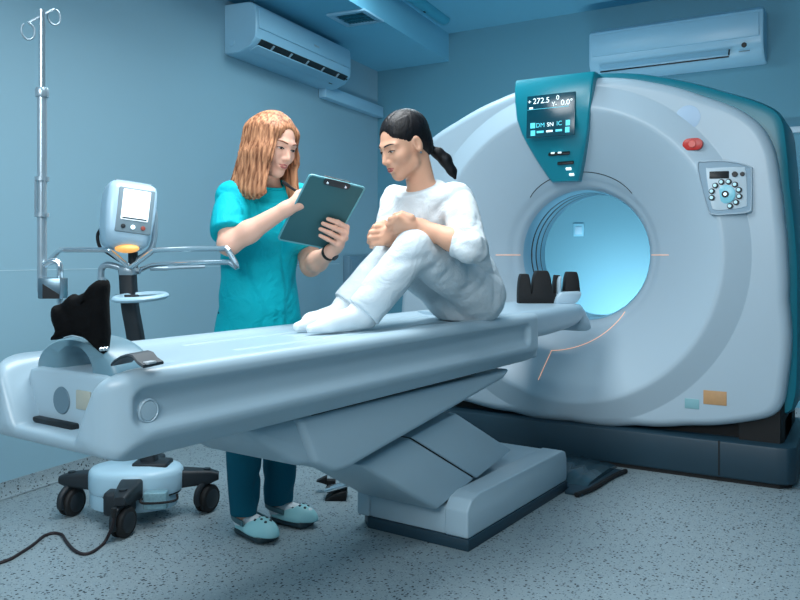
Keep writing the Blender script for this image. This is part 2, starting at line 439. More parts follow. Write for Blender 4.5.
# ------------------------------------------------------------ flat box on the left wall, socket seen through the bore
def on_wall(u, v, n=.0):
    k = (u-400)/F_PX
    o = wl(0, n, 0); r0 = CA*o[0]+SA*o[1]; d0 = -SA*o[0]+CA*o[1]; r1 = CA*WT[0]+SA*WT[1]; d1 = -SA*WT[0]+CA*WT[1]
    s = (k*d0-r0)/(r1-k*d1); d = d0+s*d1; return s, CAM_Z-(v-255)/F_PX*d
s0, z1 = on_wall(343, 256); s1, z0 = on_wall(386, 300)
root = thing('wall_cabinet', 'flat grey wall cabinet behind the seated patient\'s legs', 'cabinet', wl((s0+s1)/2, 0, z0).tolist(), yawW)
Lc = s1-s0; Hc = z1-z0
M['cab'] = mat('grey_cabinet_paint', (98, 132, 150), .45, var=.02)
MB().box((0, -.03, Hc/2), (Lc, .06, Hc), .006).build('body', M['cab'], root)
MB().box((0, -.064, Hc/2), (Lc-.05, .01, Hc-.06), .003).build('door', M['cab'], root)
MB().box((Lc*.4, -.072, Hc/2), (.015, .01, .06), .002).build('latch', M['steel'], root)
# ------------------------------------------------------------ the scanner ring
M['gan'] = mat('scanner_cover', (172, 192, 204), .36, var=.012, scale=3)
M['teal'] = mat('teal_cover', (8, 118, 136), .35, var=.03, scale=3)
M['teald'] = mat('teal_panel', (14, 138, 156), .3, var=.03, scale=5)
M['slate'] = mat('slate_base', (26, 54, 68), .5, var=.05, scale=4)
M['gap'] = mat('shadow_gap_rubber', (8, 10, 12), .7, var=.1)
M['bore'] = mat('bore_liner', (150, 196, 218), .25, var=.01)
M['red'] = mat('red_button', (190, 40, 34), .35, var=.05)
M['screen'] = mat('display_glass', (6, 60, 74), .2, var=.05, emit=(4, 58, 74), estr=.35)
M['lit'] = mat('lit_digits', (225, 245, 250), .4, var=0, emit=(225, 248, 252), estr=.9)
M['litc'] = mat('lit_cyan', (90, 210, 228), .4, var=0, emit=(70, 205, 226), estr=.55)
M['laser'] = mat('laser_line', (255, 190, 150), .5, var=0, emit=(255, 186, 146), estr=.75)
M['laserw'] = mat('faint_laser_line', (215, 225, 228), .5, var=0, emit=(200, 215, 222), estr=.35)
M['label'] = mat('warning_label', (190, 148, 104), .5, var=.12, scale=30)
GX, GY, BZ = -1.44, 4.20, 1.12
gan = thing('ct_scanner', 'white ring shaped scanner with teal rear cover and round bore', 'scanner', (GX, GY, 0))
half = [(.0, 2.085), (.14, 2.087), (.30, 2.065), (.44, 2.027), (.58, 1.98), (.71, 1.92), (.87, 1.842), (.965, 1.76), (1.02, 1.646), (1.045, 1.47), (1.063, 1.30), (1.078, 1.10), (1.08, .90), (1.078, .52), (1.062, .385), (1.03, .335), (.87, .285), (.62, .245), (.35, .215), (.0, .20)]
outl = [(x, z-BZ) for x, z in half]+[(-x, z-BZ) for x, z in half[-2:0:-1]]
TH = np.array([math.atan2(x, z) % (2*math.pi) for x, z in outl]); RR = np.array([math.hypot(x, z) for x, z in outl])
o_ = np.argsort(TH); TH = TH[o_]; RR = RR[o_]
def R_out(t):
    t = t % (2*math.pi); return float(np.interp(t, np.concatenate([TH-2*math.pi, TH, TH+2*math.pi]), np.tile(RR, 3)))
NA = 240
rout = np.array([R_out(2*math.pi*i/NA) for i in range(NA)])
for _ in range(2): rout = (np.roll(rout, 1)+2*rout+np.roll(rout, -1))/4
RL = .375
def dish(r):
    if r >= .925: return 0
    def ss(a, b, x): t = min(1, max(0, (x-a)/(b-a))); return t*t*(3-2*t)
    y = -.05*min(1, (.925-r)/.125)
    if r < .80: y += .25*((.80-r)/.38)**1.15 if r > .42 else .25
    if r < .46: y += .10*(1-math.sqrt(max(0, 1-((.46-r)/.09)**2)))
    return y
def face_y(r, R):
    e = R-r; y = dish(r)
    if e < .055: y += .055-math.sqrt(max(0, .055**2-(.055-e)**2))
    return y
rings = []
rs = list(np.linspace(RL, .46, 9))+list(np.linspace(.50, .78, 8))+list(np.linspace(.797, .921, 10))+[.925, .929, .935]
for r0 in rs: rings.append(('a', r0))
for e in (.055, .045, .032, .02, .010, .004, 0): rings.append(('e', e))
mb = MB(); L_ = []
for kind, val in rings:
    rg = []
    for i in range(NA):
        R = rout[i]; r = min(val, R-.056-.0005*(rs.index(val) if False else 0)) if kind == 'a' else R-val
        t = 2*math.pi*i/NA; rg.append((r*math.sin(t), face_y(r, R), BZ+r*math.cos(t)))
    L_.append(rg)
for yb in (.10, .13):
    L_.append([(rout[i]*math.sin(2*math.pi*i/NA), yb, BZ+rout[i]*math.cos(2*math.pi*i/NA)) for i in range(NA)])
L_.append([(RL*1.02*math.sin(2*math.pi*i/NA), .33, BZ+RL*1.02*math.cos(2*math.pi*i/NA)) for i in range(NA)])
mb.loft(L_, cap=False); mb.build('front_cover', M['gan'], gan, angle=50)
# teal rear cover: squarer shoulders, a little larger
teal = []
for x, z in half:
    f = .045
    zz = z+f if z > 1.7 else (z-.0 if z < .5 else z); xx = x+(f if x > .6 else f*x/.6)
    if 1.6 < z < 1.95: xx += .05*(1-abs(z-1.80)/.2) if abs(z-1.80) < .2 else 0
    teal.append((xx, zz))
tout = teal+[(-x*.985, z) for x, z in half[-2:0:-1]]
mb = MB(); n = len(tout); T = []
sm = spline([np.array([x, 0, z]) for x, z in tout], 4, True)
for y, g in ((.12, .86), (.105, .955), (.12, .99), (.16, 1.0), (.60, 1.0), (.70, .985), (.76, .95)):
    T.append([(p[0]*g, y, 1.15+(p[2]-1.15)*g) for p in sm])
for y, r in ((.76, .55), (.74, .45), (.62, .385), (.34, .380)):
    T.append([(r*math.sin(math.atan2(p[0], p[2]-BZ)), y, BZ+r*math.cos(math.atan2(p[0], p[2]-BZ))) for p in sm])
mb.loft(T, cap=False); mb.build('rear_cover', M['teal'], gan, angle=50, label='teal rear cover')
# bore liner with its slots
mb = MB(); prof = []
mb.lathe([(RL, .262), (.366, .30), (.366, .365), (.374, .370), (.374, .385), (.366, .390), (.366, .440), (.374, .445), (.374, .46), (.366, .465), (.366, .60), (.39, .64), (.47, .74), (.475, .75), (.40, .65), (.385, .60), (.385, .30), (RL, .262)], (0, 0, BZ), (0, 1, 0), 96)
mb.build('bore_liner', M['bore'], gan, angle=35)
mb = MB()
for a, b in ((.3705, .3845), (.4455, .4595), (.52, .532)):
    mb = MB().lathe([(.3735, a), (.3655, a), (.3655, b), (.3735, b), (.3735, a)], (0, 0, BZ), (0, 1, 0), 96); mb.build('bore_slot', M['dark'], gan, label='dark slot round the bore')
tr = [(.385*math.sin(t), 0, BZ+.385*math.cos(t)) for t in np.linspace(-.62, .62, 26)]
mb = MB(); pts = []
for t in np.linspace(-.72, .72, 30):
    r = .47-.02*(t/.72)**4; pts.append((r*math.sin(t), face_y(r, 2)-.001, BZ+r*math.cos(t)))
mb.tube(pts, .0022, 6); mb.build('seam', M['gap'], gan)
# plinth
mb = MB(); pl = [(-1.12, -.04), (1.04, -.04), (1.09, -.03), (1.12, .02), (1.12, .80), (-1.12, .80)]
mb.prism(pl, lambda a, b, h: (a, b, h), .02, .20, .012); mb.build('plinth', M['slate'], gan, angle=30, label='dark slate plinth')
mb = MB(); mb.prism([(-1.10, -.025), (1.05, -.025), (1.10, .03), (1.10, .78), (-1.10, .78)], lambda a, b, h: (a, b, h), 0, .022, 0); mb.box((.78, -.0415, .118), (.006, .006, .17)); mb.build('plinth_gasket', M['gap'], gan)
mb = MB(); mb.prism([(-1.02, .10), (1.04, .10), (1.06, .14), (1.06, .70), (-1.02, .70)], lambda a, b, h: (a, b, h), .18, .30, 0); mb.prism([(.86, .05), (1.045, .05), (1.06, .10), (1.06, .5), (.86, .5)], lambda a, b, h: (a, b, h), .18, .40, 0); mb.build('recess', M['gap'], gan, label='black gap under the cover')
# display panel
PX = -.075
zs = [.42, .46, .52, .58, .63, .68, .76, .86, .94, .985]
hw = [.078, .100, .128, .152, .172, .190, .208, .219, .226, .228]
yf = [.136, .108, .064, .022, -.010, -.036, -.068, -.068, -.056, -.036]
rg = []
for z, h, y in zip(zs, hw, yf):
    b = .30; e = .02
    rg.append([(PX-h, b, BZ+z), (PX-h, y+.012, BZ+z), (PX-h+.006, y+.004, BZ+z), (PX-h+e, y, BZ+z), (PX, y-.004, BZ+z), (PX+h-e, y, BZ+z), (PX+h-.006, y+.004, BZ+z), (PX+h, y+.012, BZ+z), (PX+h, b, BZ+z)])
mb = MB().loft(rg); dp = mb.build('display_panel', M['teald'], gan, angle=30, label='teal display panel')
def panel_pt(a, b, off=.004):     # a right of panel centre, b above the bore centre
    y = np.interp(b, zs, yf); return Vector((PX+a, y-off-.004, BZ+b))
tilt = math.atan2(-.056+.068, .94-.76)*-1
def panel_M(a, b, off=.006):
    return Matrix.Translation(panel_pt(a, b, off)) @ Matrix.Rotation(R_(90)-tilt*(-1), 4, 'X')
Sc = panel_M(0, .762, .010)
mb = MB(); mb.box((0, 0, 0), (.275, .235, .012), .003, M=Sc); scr = mb.build('screen', M['screen'], dp, label='dark display screen with lit digits')
def ui(items, m, nm):
    mb = MB()
    for t in items:
        if t[0] == 'T':
            v, f = text_mb(t[1], t[4], Sc @ Matrix.Translation((t[2], t[3], .0068))); mb.raw(v, f)
        else: mb.box((t[1], t[2], .0066), (t[3], t[4], .0015), 0, M=Sc)
    mb.build(nm, m, scr, smooth=False)
ui([('T', '+', -.122, .083, .036), ('T', '272.5', -.054, .084, .044), ('T', '0', .040, .092, .036), ('T', '0.0\u00b0', .092, .062, .042), ('T', 'Y-', .022, .058, .034), ('B', -.112, .048, .022, .010), ('T', 'SN', .001, -.052, .032), ('B', -.003, -.088, .036, .010)], M['lit'], 'digits')
ui([('B', -.015, .040, .235, .002), ('B', -.100, -.050, .028, .030), ('B', -.098, -.092, .026, .030), ('T', 'DM', -.056, -.052, .034), ('B', -.056, -.088, .040, .012), ('T', 'IC', .052, -.050, .034), ('B', .050, -.088, .036, .012), ('B', .100, -.050, .024, .030), ('B', .098, -.088, .024, .030)], M['litc'], 'soft_keys')
for a, b, w_ in ((.01, .565, .125), (.035, .515, .095)):
    mb = MB(); mb.box((0, 0, 0), (w_, .022, .012), .005, M=Matrix.Translation(panel_pt(a, b, .004)) @ Matrix.Rotation(R_(55), 4, 'X')); mb.build('slot', M['dark'], dp)
for a, b, w_ in ((-.025, .566, .02), (.015, .566, .02), (.045, .483, .03), (.055, .452, .026)):
    mb = MB(); mb.box((0, 0, 0), (w_, .009, .014), 0, M=Matrix.Translation(panel_pt(a, b, .006)) @ Matrix.Rotation(R_(55), 4, 'X')); mb.build('indicator', M['lit'], dp)
M['keyl'] = mat('pale_lit_keys', (190, 228, 236), .4, var=0, emit=(160, 215, 228), estr=.3)
# key pad in a shallow pocket on the right
KX, KZ = .80, .34+BZ-.005
def kp(a, b, y=0): return (KX+.95*a, y-.042+.22*a+.03*b, KZ+.95*b)
mb = MB(); po = [(-.125, .115), (-.09, .14), (.03, .135), (.125, .105), (.135, .07), (.135, -.10), (.12, -.135), (.02, -.145), (-.04, -.145), (-.075, -.11)]
sp = spline([np.array([a, b, 0.]) for a, b in po], 5, True)
yk = -.001
mb.loft([[kp(p[0]*g+(.012*(1-g)/.1 if False else 0), p[1]*g, y) for p in sp] for g, y in ((1.0, .03), (1.0, yk-.004), (.985, yk-.008), (.955, yk-.008), (.94, yk-.003), (.935, .02))], cap=False)
keypad = mb.build('keypad_bezel', M['gan'], gan, angle=40)
M['pocket'] = mat('keypad_pocket', (140, 168, 186), .45, var=.02)
mb = MB(); mb.prism([(p[0]*.945, p[1]*.945) for p in sp], lambda a, b, h: kp(a, b, h), yk-.002, .02, 0); mb.build('keypad_pocket', M['pocket'], keypad)
pp = [(-.080, .085), (-.06, .10), (.08, .10), (.105, .08), (.112, -.08), (.10, -.105), (.02, -.118), (-.035, -.118), (-.055, -.09)]
sp2 = spline([np.array([a, b, 0.]) for a, b in pp], 4, True)
mb = MB(); mb.prism([(p[0], p[1]) for p in sp2], lambda a, b, h: kp(a, b, h), yk-.006, .01, .002); mb.build('keypad_plate', mat('keypad_plate', (200, 218, 228), .4, var=.01), keypad)
mb = MB(); mb.prism(rrect(.046, .019, .003, 2, -.018, .063), lambda a, b, h: kp(a, b, h), yk-.0085, .0, .001); mb.build('keypad_display', M['dark'], keypad, label='small black display')
def disc(a, b, r, m, nm, par, y=yk-.006, h=.006):
    return MB().lathe([(0, h), (r*.85, h), (r, h*.5), (r, 0)], kp(a, b, y), (0, -1, 0), 18).build(nm, m, par)
disc(.055, .064, .014, M['dark'], 'knob', keypad); disc(.090, .064, .011, M['dark'], 'knob', keypad)
CX, CZk = .012, -.038
disc(CX, CZk, .046, mat('dial_ring', (130, 196, 212), .3, var=.05, emit=(90, 180, 200), estr=.12), 'dial', keypad); disc(CX, CZk, .017, M['dark'], 'dial_button', keypad, yk-.011); disc(CX, CZk, .008, M['lit'], 'dial_light', keypad, yk-.016)
for k in range(10):
    t = R_(195-k*29.5); a, b = CX+.066*math.cos(t), CZk+.066*math.sin(t)
    q = disc(a, b, .0145, M['dark'], 'key', keypad)
    MB().lathe([(0, .0045), (.008, .0045), (.009, .0)], kp(a-.002, b+.001, yk-.0105), (0, -1, 0), 12).build('key_light', M['keyl'], q)
# stop button, round emblem, warning label
mb = MB(); st = rrect(.048, .030, .029, 6, .655, .557)
mb.prism(st, lambda a, b, h: (a, h, BZ+b), -.042, .0, .006); sb = mb.build('stop_button', M['red'], gan, label='red stop button')
MB().lathe([(0, .006), (.016, .006), (.019, 0)], (.655, -.042, BZ+.557), (0, -1, 0), 18).build('button_cap', mat('pale_red_cap', (220, 100, 90), .4, var=.03), sb)
MB().lathe([(0, .0015), (.056, .0015), (.062, 0)], (.625, .0, BZ+.70), (0, -1, 0), 32).build('round_emblem', mat('pale_blue_emblem', (164, 192, 216), .4, var=.03), gan, label='pale blue round emblem')
mb = MB(); mb.box((.755, -.0005, .405), (.11, .004, .07), .001); mb.build('warning_label', M['label'], gan, label='orange warning label')
mb = MB(); mb.box((.645, -.0005, .365), (.07, .004, .05), .001); mb.build('teal_label', mat('pale_teal_label', (130, 178, 186), .5, var=.05), gan)
# positioning laser traces on the funnel
def lpt(a, r): return (r*math.cos(a), face_y(r, 2)-.002, BZ+r*math.sin(a))
arc = [lpt(R_(a), r) for a, r in zip(np.linspace(-104, -52, 22), np.linspace(.56, .40, 22))]
for ln, w_ in (([lpt(0, r) for r in np.linspace(.385, .50, 8)], .0016), ([lpt(math.pi, r) for r in np.linspace(.385, .50, 10)], .0018), (arc, .0016), ([lpt(R_(-104), r) for r in np.linspace(.56, .72, 8)], .0014)):
    MB().tube(ln, w_, 6).build('laser_line', M['laser'], gan, label='thin orange positioning laser line')
mb = MB(); mb.box((-.372, .405, BZ), (.012, .05, .035), .004); mb.build('laser_window', mat('laser_window', (80, 20, 14), .3, var=.02, emit=(200, 60, 20), estr=.15), gan, label='dark red laser window')
# socket on the back wall, seen through the bore
pt = None
k = (579-400)/F_PX; Xs = (k*CA*BY-SA*BY)/(CA+k*SA); ds = -SA*Xs+CA*BY; zsx = CAM_Z-(230-255)/F_PX*ds
so = thing('wall_socket', 'square white wall socket seen through the scanner bore', 'socket', (Xs, BY, zsx-.045))
MB().box((0, -.006, .045), (.085, .012, .10), .003).build('plate', mat('socket_plate', (120, 186, 210), .4, var=.02), so)
MB().box((0, -.014, .040), (.055, .006, .06), .002).build('rocker', M['ac'], so)
# ------------------------------------------------------------ the patient table
BT = R_(34.4-31); BC = np.array([-1.74, 3.08])
cb, sb_ = math.cos(R_(34.4)), math.sin(R_(34.4))
def BW(x, y, z=0):                       # table frame (x across, y along the table, from the pedestal) -> room
    X, Y = BC[0]+x, BC[1]+y
    return W2(cb*X+sb_*Y, -sb_*X+cb*Y, z)
M['tab'] = mat('table_cover', (164, 187, 199), .33, var=.012, scale=4)
M['cradle'] = mat('cradle_shell', (168, 192, 206), .28, var=.012, scale=4)
M['arm'] = mat('lift_arm_cover', (164, 187, 199), .38, var=.012, scale=4)
tab = thing('patient_table', 'long white scanner table on a white pedestal, reaching to the bore', 'scanner table', BW(0, 0, 0).tolist(), -BT)
# main moulding
HW = .274; Y0 = -2.03; Y1 = .16
g = SDF((-.33, Y0-.04, .60), (.33, Y1+.05, .93), .0052)
def body(X, Y, Z):
    # rounded foot end in plan and in height
    e = np.clip((Y0+.11-Y)/.11, 0, 1); hw = HW-.10*(1-np.sqrt(np.clip(1-e*e, 0, 1)))
    ax = np.abs(X)-hw
    zt = .866-Z; zb = Z-.648
    r = .028; qx = ax+r; qz = np.maximum(Z-.864, .652-Z)+r; qz = qz+.05*(1-np.sqrt(np.clip(1-e*e*.9, 0, 1)))
    qy = np.maximum(Y0-Y, Y-Y1)+r
    return np.sqrt(np.maximum(qx, 0)**2+np.maximum(qz, 0)**2+np.maximum(qy, 0)**2)+np.minimum(np.maximum(np.maximum(qx, qz), qy), 0)-r
g.add((body, np.array([-.33, Y0-.04, .60]), np.array([.33, Y1+.05, .93])), .001)
for s in (-1, 1):
    # long recess in the side, and the undercut below the ridge
    g.sub(rbox((s*(HW+.012), -.952, .776), (.038, 1.02, .047), .032), .010)
    n = unit([s*.78, 0, -.62]); 
    c = np.array([s*(HW-.001), 0, .706]); sx = np.array([0, 1., 0]); up = np.cross(n, sx)
    g.sub(rbox(c+n*.06, (.06, 2.2, .16), .004, np.array([n, sx, up])), .009)
# end of the lower rail towards the bore tapers in plan
# channel of the cradle with its seams
g.sub(rbox((0, .2, .905), (.205, 2.02, .050), .045), .02)
for s in (-1, 1):
    g.sub(rc((s*.105, -1.50, .853), (s*.105, .3, .853), .010, .010), .004)
g.sub(rc((-.105, -1.12, .853), (.105, -1.12, .853), .009, .009), .003)
# notch in the foot end
def vnotch(X, Y, Z): return np.maximum(np.maximum((np.abs(X)-(.120+.55*(Z-.705)))*.876, .705-Z), Y-(Y0+.20))
g.sub((vnotch, np.array([-.25, Y0-.04, .68]), np.array([.25, Y0+.22, .92])), .03)
frame = g.build('table_frame', M['tab'], tab, relax=1)
# screw caps on the foot lobe
for s in (-1, 1):
    q = MB().lathe([(.028, -.02), (.028, .003), (.025, .006), (.0225, .003), (.021, .005), (0, .006)], (s*(HW-.022), Y0+.108, .766), (s, 0, 0), 28); q.build('screw_cap', M['tab'], tab)
# foot unit: white box with an arch handle
fu = MB()
prof = [(-.160, .840), (-.155, .862), (-.12, .868), (.12, .868), (.155, .862), (.160, .840), (.150, .76), (.118, .705), (.10, .690), (-.085, .690), (-.108, .71), (-.148, .78)]
fu.prism(prof, lambda a, b, h: (a*1.12, h, b-.028), Y0+.075, Y0+.23, .014, 3)
foot = fu.build('foot_unit', M['arm'], tab)
ar = MB(); oo = [((.168)*math.cos(t), .835+.082*math.sin(t)) for t in np.linspace(0, math.pi, 24)]; ii = [((.062)*math.cos(t), .835+.062*math.sin(t)) for t in np.linspace(0, math.pi, 24)]
rr = []
for (ox, oz), (ix, iz) in zip(oo, ii):
    A = np.array([ox, 0, oz]); B = np.array([ix, 0, iz]); ya, yb = Y0+.085, Y0+.20; e = .022
    ring = []
    for t, y in ((0, ya+e), (.06, ya+e*.3), (.18, ya), (.82, ya), (.94, ya+e*.3), (1, ya+e), (1, yb-e), (.94, yb-e*.3), (.82, yb), (.18, yb), (.06, yb-e*.3), (0, yb-e)): ring.append(A+(B-A)*t+np.array([0, y, 0]))
    rr.append(ring)
ar.loft(rr); ar.build('arch_handle', mat('arch_grip_grey', (102, 136, 150), .38, var=.02), foot, label='arch shaped grip handle')
MB().box((.06, Y0+.073, .775), (.055, .004, .045), .001).build('rating_label', mat('rating_label', (168, 170, 158), .5, var=.08, scale=40), foot)
MB().lathe([(0, .003), (.032, .003), (.034, 0)], (-.030, Y0+.0745, .765), (0, -1, 0), 24).build('maker_badge', mat('grey_badge', (96, 122, 136), .5, var=.05), foot, label='grey round badge')
MB().box((-.055, Y0+.150, .728), (.25, .12, .09), .01).box((-.06, Y0+.105, .700), (.20, .10, .035), .006).build('foot_slot', M['dark'], tab, label='dark slot under the foot unit')
# cradle running on towards the bore
cr = MB(); rg = []
for y, hw, z0, z1 in ((-.10, .235, .735, .868), (.22, .233, .735, .868), (.45, .228, .735, .868), (.66, .222, .742, .868), (.80, .218, .752, .868), (.84, .214, .770, .865), (.875, .208, .725, .855), (.955, .200, .712, .80), (.985, .196, .712, .745)):
    dz = .016 if y < .79 else 0; n = []
    zm = (z0+z1)/2; h = (z1-z0)/2
    ri = rrect(hw, h, min(.045, h*.9), 6, 0, zm)
    for x, z in ri:
        tp = max(0, (z-zm)/h) if h > 0 else 0
        n.append((x*(1-.10*max(0, (zm-z)/h)), y, z-dz*tp*max(0, 1-(x/(hw*.78))**2)))
    rg.append(n)
cr.loft(rg); cr.build('cradle', M['cradle'], tab, angle=55)
# rail end block under the cradle
mb = MB(); mb.box((0, .19, .69), (.44, .13, .075), .012); mb.build('rail_end', M['arm'], tab)
# carriage shroud under the table
cs = [(-1.365, .648), (.00, .630), (-.07, .595), (-1.06, .462), (-1.13, .452), (-1.20, .455), (-1.29, .50)]
cs = [(y, z) for y, z in cs]
mb = MB(); mb.prism(cs, lambda a, b, h: (h, a, b), -.215, .215, .035, 4); mb.build('carriage_shroud', M['arm'], tab, angle=35)
# nose of the shroud
mb = MB(); mb.prism([(-1.55, .648), (-1.0, .648), (-1.06, .50), (-1.20, .472), (-1.34, .50), (-1.50, .60)], lambda a, b, h: (h, a, b), -.210, .190, .04, 4); mb.build('shroud_nose', M['arm'], tab, angle=35)
mb = MB(); mb.box((0, -.80, .6465), (.41, 1.0, .005)); mb.build('shroud_gap', M['dark'], tab)
# lift arm: two covers
def Yb(y): return y-BC[1]
def quad(ps, x0, x1, bev, nm, m):
    mb = MB(); mb.prism([(Yb(a), b) for a, b in ps], lambda a, b, h: (h, a, b), x0, x1, bev, 3); return mb.build(nm, m, tab, angle=35)
a0 = np.array([2.54, .155]); a1 = np.array([2.06, .43]); a2 = np.array([2.68, .50]); a3 = np.array([3.17, .255])
f = .49; lo = a0+(a3-a0)*f; hi = a1+(a2-a1)*f; e = np.array([.004, 0])
quad([a0, lo-e, hi-e, a1], -.185, .172, .016, 'arm_cover', M['arm']); quad([lo+e, a3, a2, hi+e], -.185, .170, .006, 'arm_cover', M['arm'])
quad([a0+[.03, .02], a3-[.03, -.0], a2-[.03, .01], a1+[.04, -.0]], -.175, .163, .004, 'arm_core', M['gap'])
# base
BY0, BY1 = Yb(2.60), Yb(3.56)
mb = MB(); mb.prism([(-.262, BY0+.06), (-.20, BY0), (.272, BY0), (.272, BY1), (-.262, BY1)], lambda a, b, h: (a, b, h), 0, .045, .004); mb.build('plinth', M['slate'], tab, angle=30, label='dark plinth')
def srail(x0, x1, nm):
    pf = [(BY0+.005, .045), (BY0, .06), (BY0+.002, .15), (BY0+.035, .188), (BY0+.09, .20), (BY1-.06, .20), (BY1-.015, .185), (BY1, .15), (BY1, .06), (BY1-.01, .045)]
    mb = MB(); mb.prism(pf, lambda a, b, h: (h, a, b), x0, x1, .016, 3); return mb.build(nm, M['tab'], tab, angle=35)
srail(.165, .268, 'base_side'); srail(-.258, -.195, 'base_side')
mb = MB(); mb.prism([(BY0+.012, .045), (BY0+.012, .15), (BY0+.03, .160), (BY0+.30, .17), (BY0+.45, .192), (BY1-.05, .192), (BY1-.012, .17), (BY1-.012, .045)], lambda a, b, h: (h, a, b), -.20, .17, .006, 2); mb.build('base_middle', M['tab'], tab, angle=35)

# ------------------------------------------------------------ head holder near the bore
M['foam'] = mat('black_foam', (10, 12, 15), .75, var=.2, scale=40, bump=.15, bscale=90)
ho = P(547, 304.5, 4.17); ho[2] = .866
hh = thing('head_holder', 'white head holder with black upright foam pads on the table end near the bore', 'head holder', ho.tolist(), R_(31))
def hmap(a, b, h): return (a, h, b)
bump = lambda x0, x1, z0, z1: [(x0+(x1-x0)*(.5-.5*math.cos(t)), z0+(z1-z0)*min(1, 1.25*math.sin(t))) for t in np.linspace(.0, math.pi, 14)]
mb = MB(); mb.prism([(-.158, .0)]+bump(-.158, -.092, .05, .155)[0:]+bump(-.084, .016, .06, .172)+[(.040, .05), (.045, .0)], hmap, -.06, .02, .012, 2); mb.build('foam_pad', M['foam'], hh)
mb = MB(); mb.prism([(.082, .03)]+bump(.084, .165, .04, .166)+[(.163, .03)], hmap, -.05, .03, .010, 2); mb.build('foam_pad', M['foam'], hh)
mb = MB(); mb.prism([(.030, .03)]+bump(.034, .076, .05, .148)+[(.078, .03)], hmap, -.01, .05, .008, 2); mb.build('foam_pad', M['foam'], hh)
mb = MB(); mb.prism([(.022, 0), (.035, .04), (.055, .062), (.160, .066), (.166, .05), (.145, .012), (.13, 0)], hmap, -.085, .06, .010, 2); mb.build('shell', M['cradle'], hh)
mb = MB(); mb.prism([(.044, .05), (.047, .12), (.055, .142), (.066, .143), (.062, .13), (.060, .05)], hmap, -.07, -.02, .005, 2); mb.build('bracket', M['tab'], hh)

# ------------------------------------------------------------ dark pad on the table top
M['pad'] = mat('dark_grey_rubber', (40, 52, 60), .55, var=.08, scale=20)
pd = thing('positioning_pad', 'small bent dark grey pad on the foot end of the table', 'pad', on_z(138, 367, .868).tolist(), -BT+.25)
rg = []
for x, z in ((-.045, .004), (-.036, .012), (-.018, .022), (-.0, .027), (.014, .024), (.026, .012), (.042, .004)):
    rg.append([(x, -.035, z), (x, .035, z), (x, .037, z+.003), (x, .035, z+.007), (x, -.035, z+.007), (x, -.037, z+.003)])
MB().loft(rg).build('pad', M['pad'], pd)
MB().box((.036, -.01, .013), (.022, .03, .006), .002).build('strap', mat('pale_strap', (170, 180, 186), .5), pd)

# ------------------------------------------------------------ infusion pole at the foot end
pole = P(42, 300, 2.14); fx = -.02
ivp = thing('infusion_pole', 'tall chrome infusion pole with two hooks standing at the foot of the table', 'infusion pole', (pole[0], pole[1], .80))
def zat(v, d=2.14): return CAM_Z-(v-255)/F_PX*d
pb = np.array([pole[0], pole[1], 0])
rv = np.array([CA, SA, 0]); fv = np.array([-SA, CA, 0])
org = (pole[0], pole[1], .80)
mb = MB(org); mb.tube([pb+UZ*zat(292), pb+UZ*zat(92)], .0125, 14); mb.build('lower_tube', M['steel'], ivp)
mb = MB(org); mb.tube([pb+UZ*zat(95), pb+UZ*zat(10)], .0088, 14); mb.build('upper_tube', M['chrome'], ivp)
mb = MB(org); mb.lathe([(.0088, zat(97)), (.0165, zat(97)), (.0175, zat(95)), (.0175, zat(90)), (.0155, zat(88)), (.0088, zat(88))], pb, seg=20); mb.build('collar', M['steel'], ivp)
mb = MB(org)
for dx in (-.012, .012): mb.tube([pb+rv*dx+UZ*zat(214)-fv*.012, pb+rv*dx+UZ*zat(180)-fv*.012], .003, 8)
mb.lathe([(.0125, zat(217)), (.0185, zat(217)), (.0185, zat(213)), (.0125, zat(213))], pb, seg=20); mb.lathe([(.0125, zat(181)), (.0185, zat(181)), (.0185, zat(177)), (.0125, zat(177))], pb, seg=20); mb.build('height_grip', M['steel'], ivp)
pr = np.array([ (26, 28), (55, 9)])
A_ = P(28, 23, 2.10); B_ = P(54, 9, 2.18)
mb = MB(org); mb.tube([A_, B_], .0036, 8); mb.build('cross_bar', M['steel'], ivp)
for q, sg in ((A_, 1), (B_, -1)):
    pts = [q+rv*(.012*math.sin(t)-.0*sg)+fv*.012*math.sin(t)-UZ*(.022-.022*math.cos(t)) for t in np.linspace(.2, 5.6, 20)]
    mb = MB(org); mb.tube(pts, .003, 8); mb.build('hook', M['steel'], ivp)
bx = P(53, 288, 2.13)
M['brk'] = mat('grey_bracket', (120, 145, 158), .3, .8, var=.05)
mb = MB(org); mb.box(tuple(bx-fv*.0), (.062, .05, .056), .004, rot=Matrix.Rotation(R_(31), 4, 'Z')); mb.build('clamp_block', M['brk'], ivp)
mb = MB(org); bb = bx-fv*.0265
mb.prism([(-.016, .012), (.028, -.016), (.028, -.027), (-.016, -.027)], lambda a, b, h: tuple(bb+rv*a+UZ*b+fv*h), -.001, .003, 0); mb.build('clamp_window', M['dark'], ivp)
q = P(60, 299, 2.13)
mb = MB(org); mb.tube([q+UZ*.02, q-UZ*.06, P(60, 330, 2.13)], .008, 10); mb.build('peg', M['chrome'], ivp)
mb = MB(org); mb.tube([P(44, 265, 2.12), P(50, 262, 2.12), P(55, 261, 2.12), P(59, 264, 2.12), P(60, 270, 2.12), P(60, 282, 2.13)], .0085, 10, sub=4); mb.build('side_hook', M['chrome'], ivp)

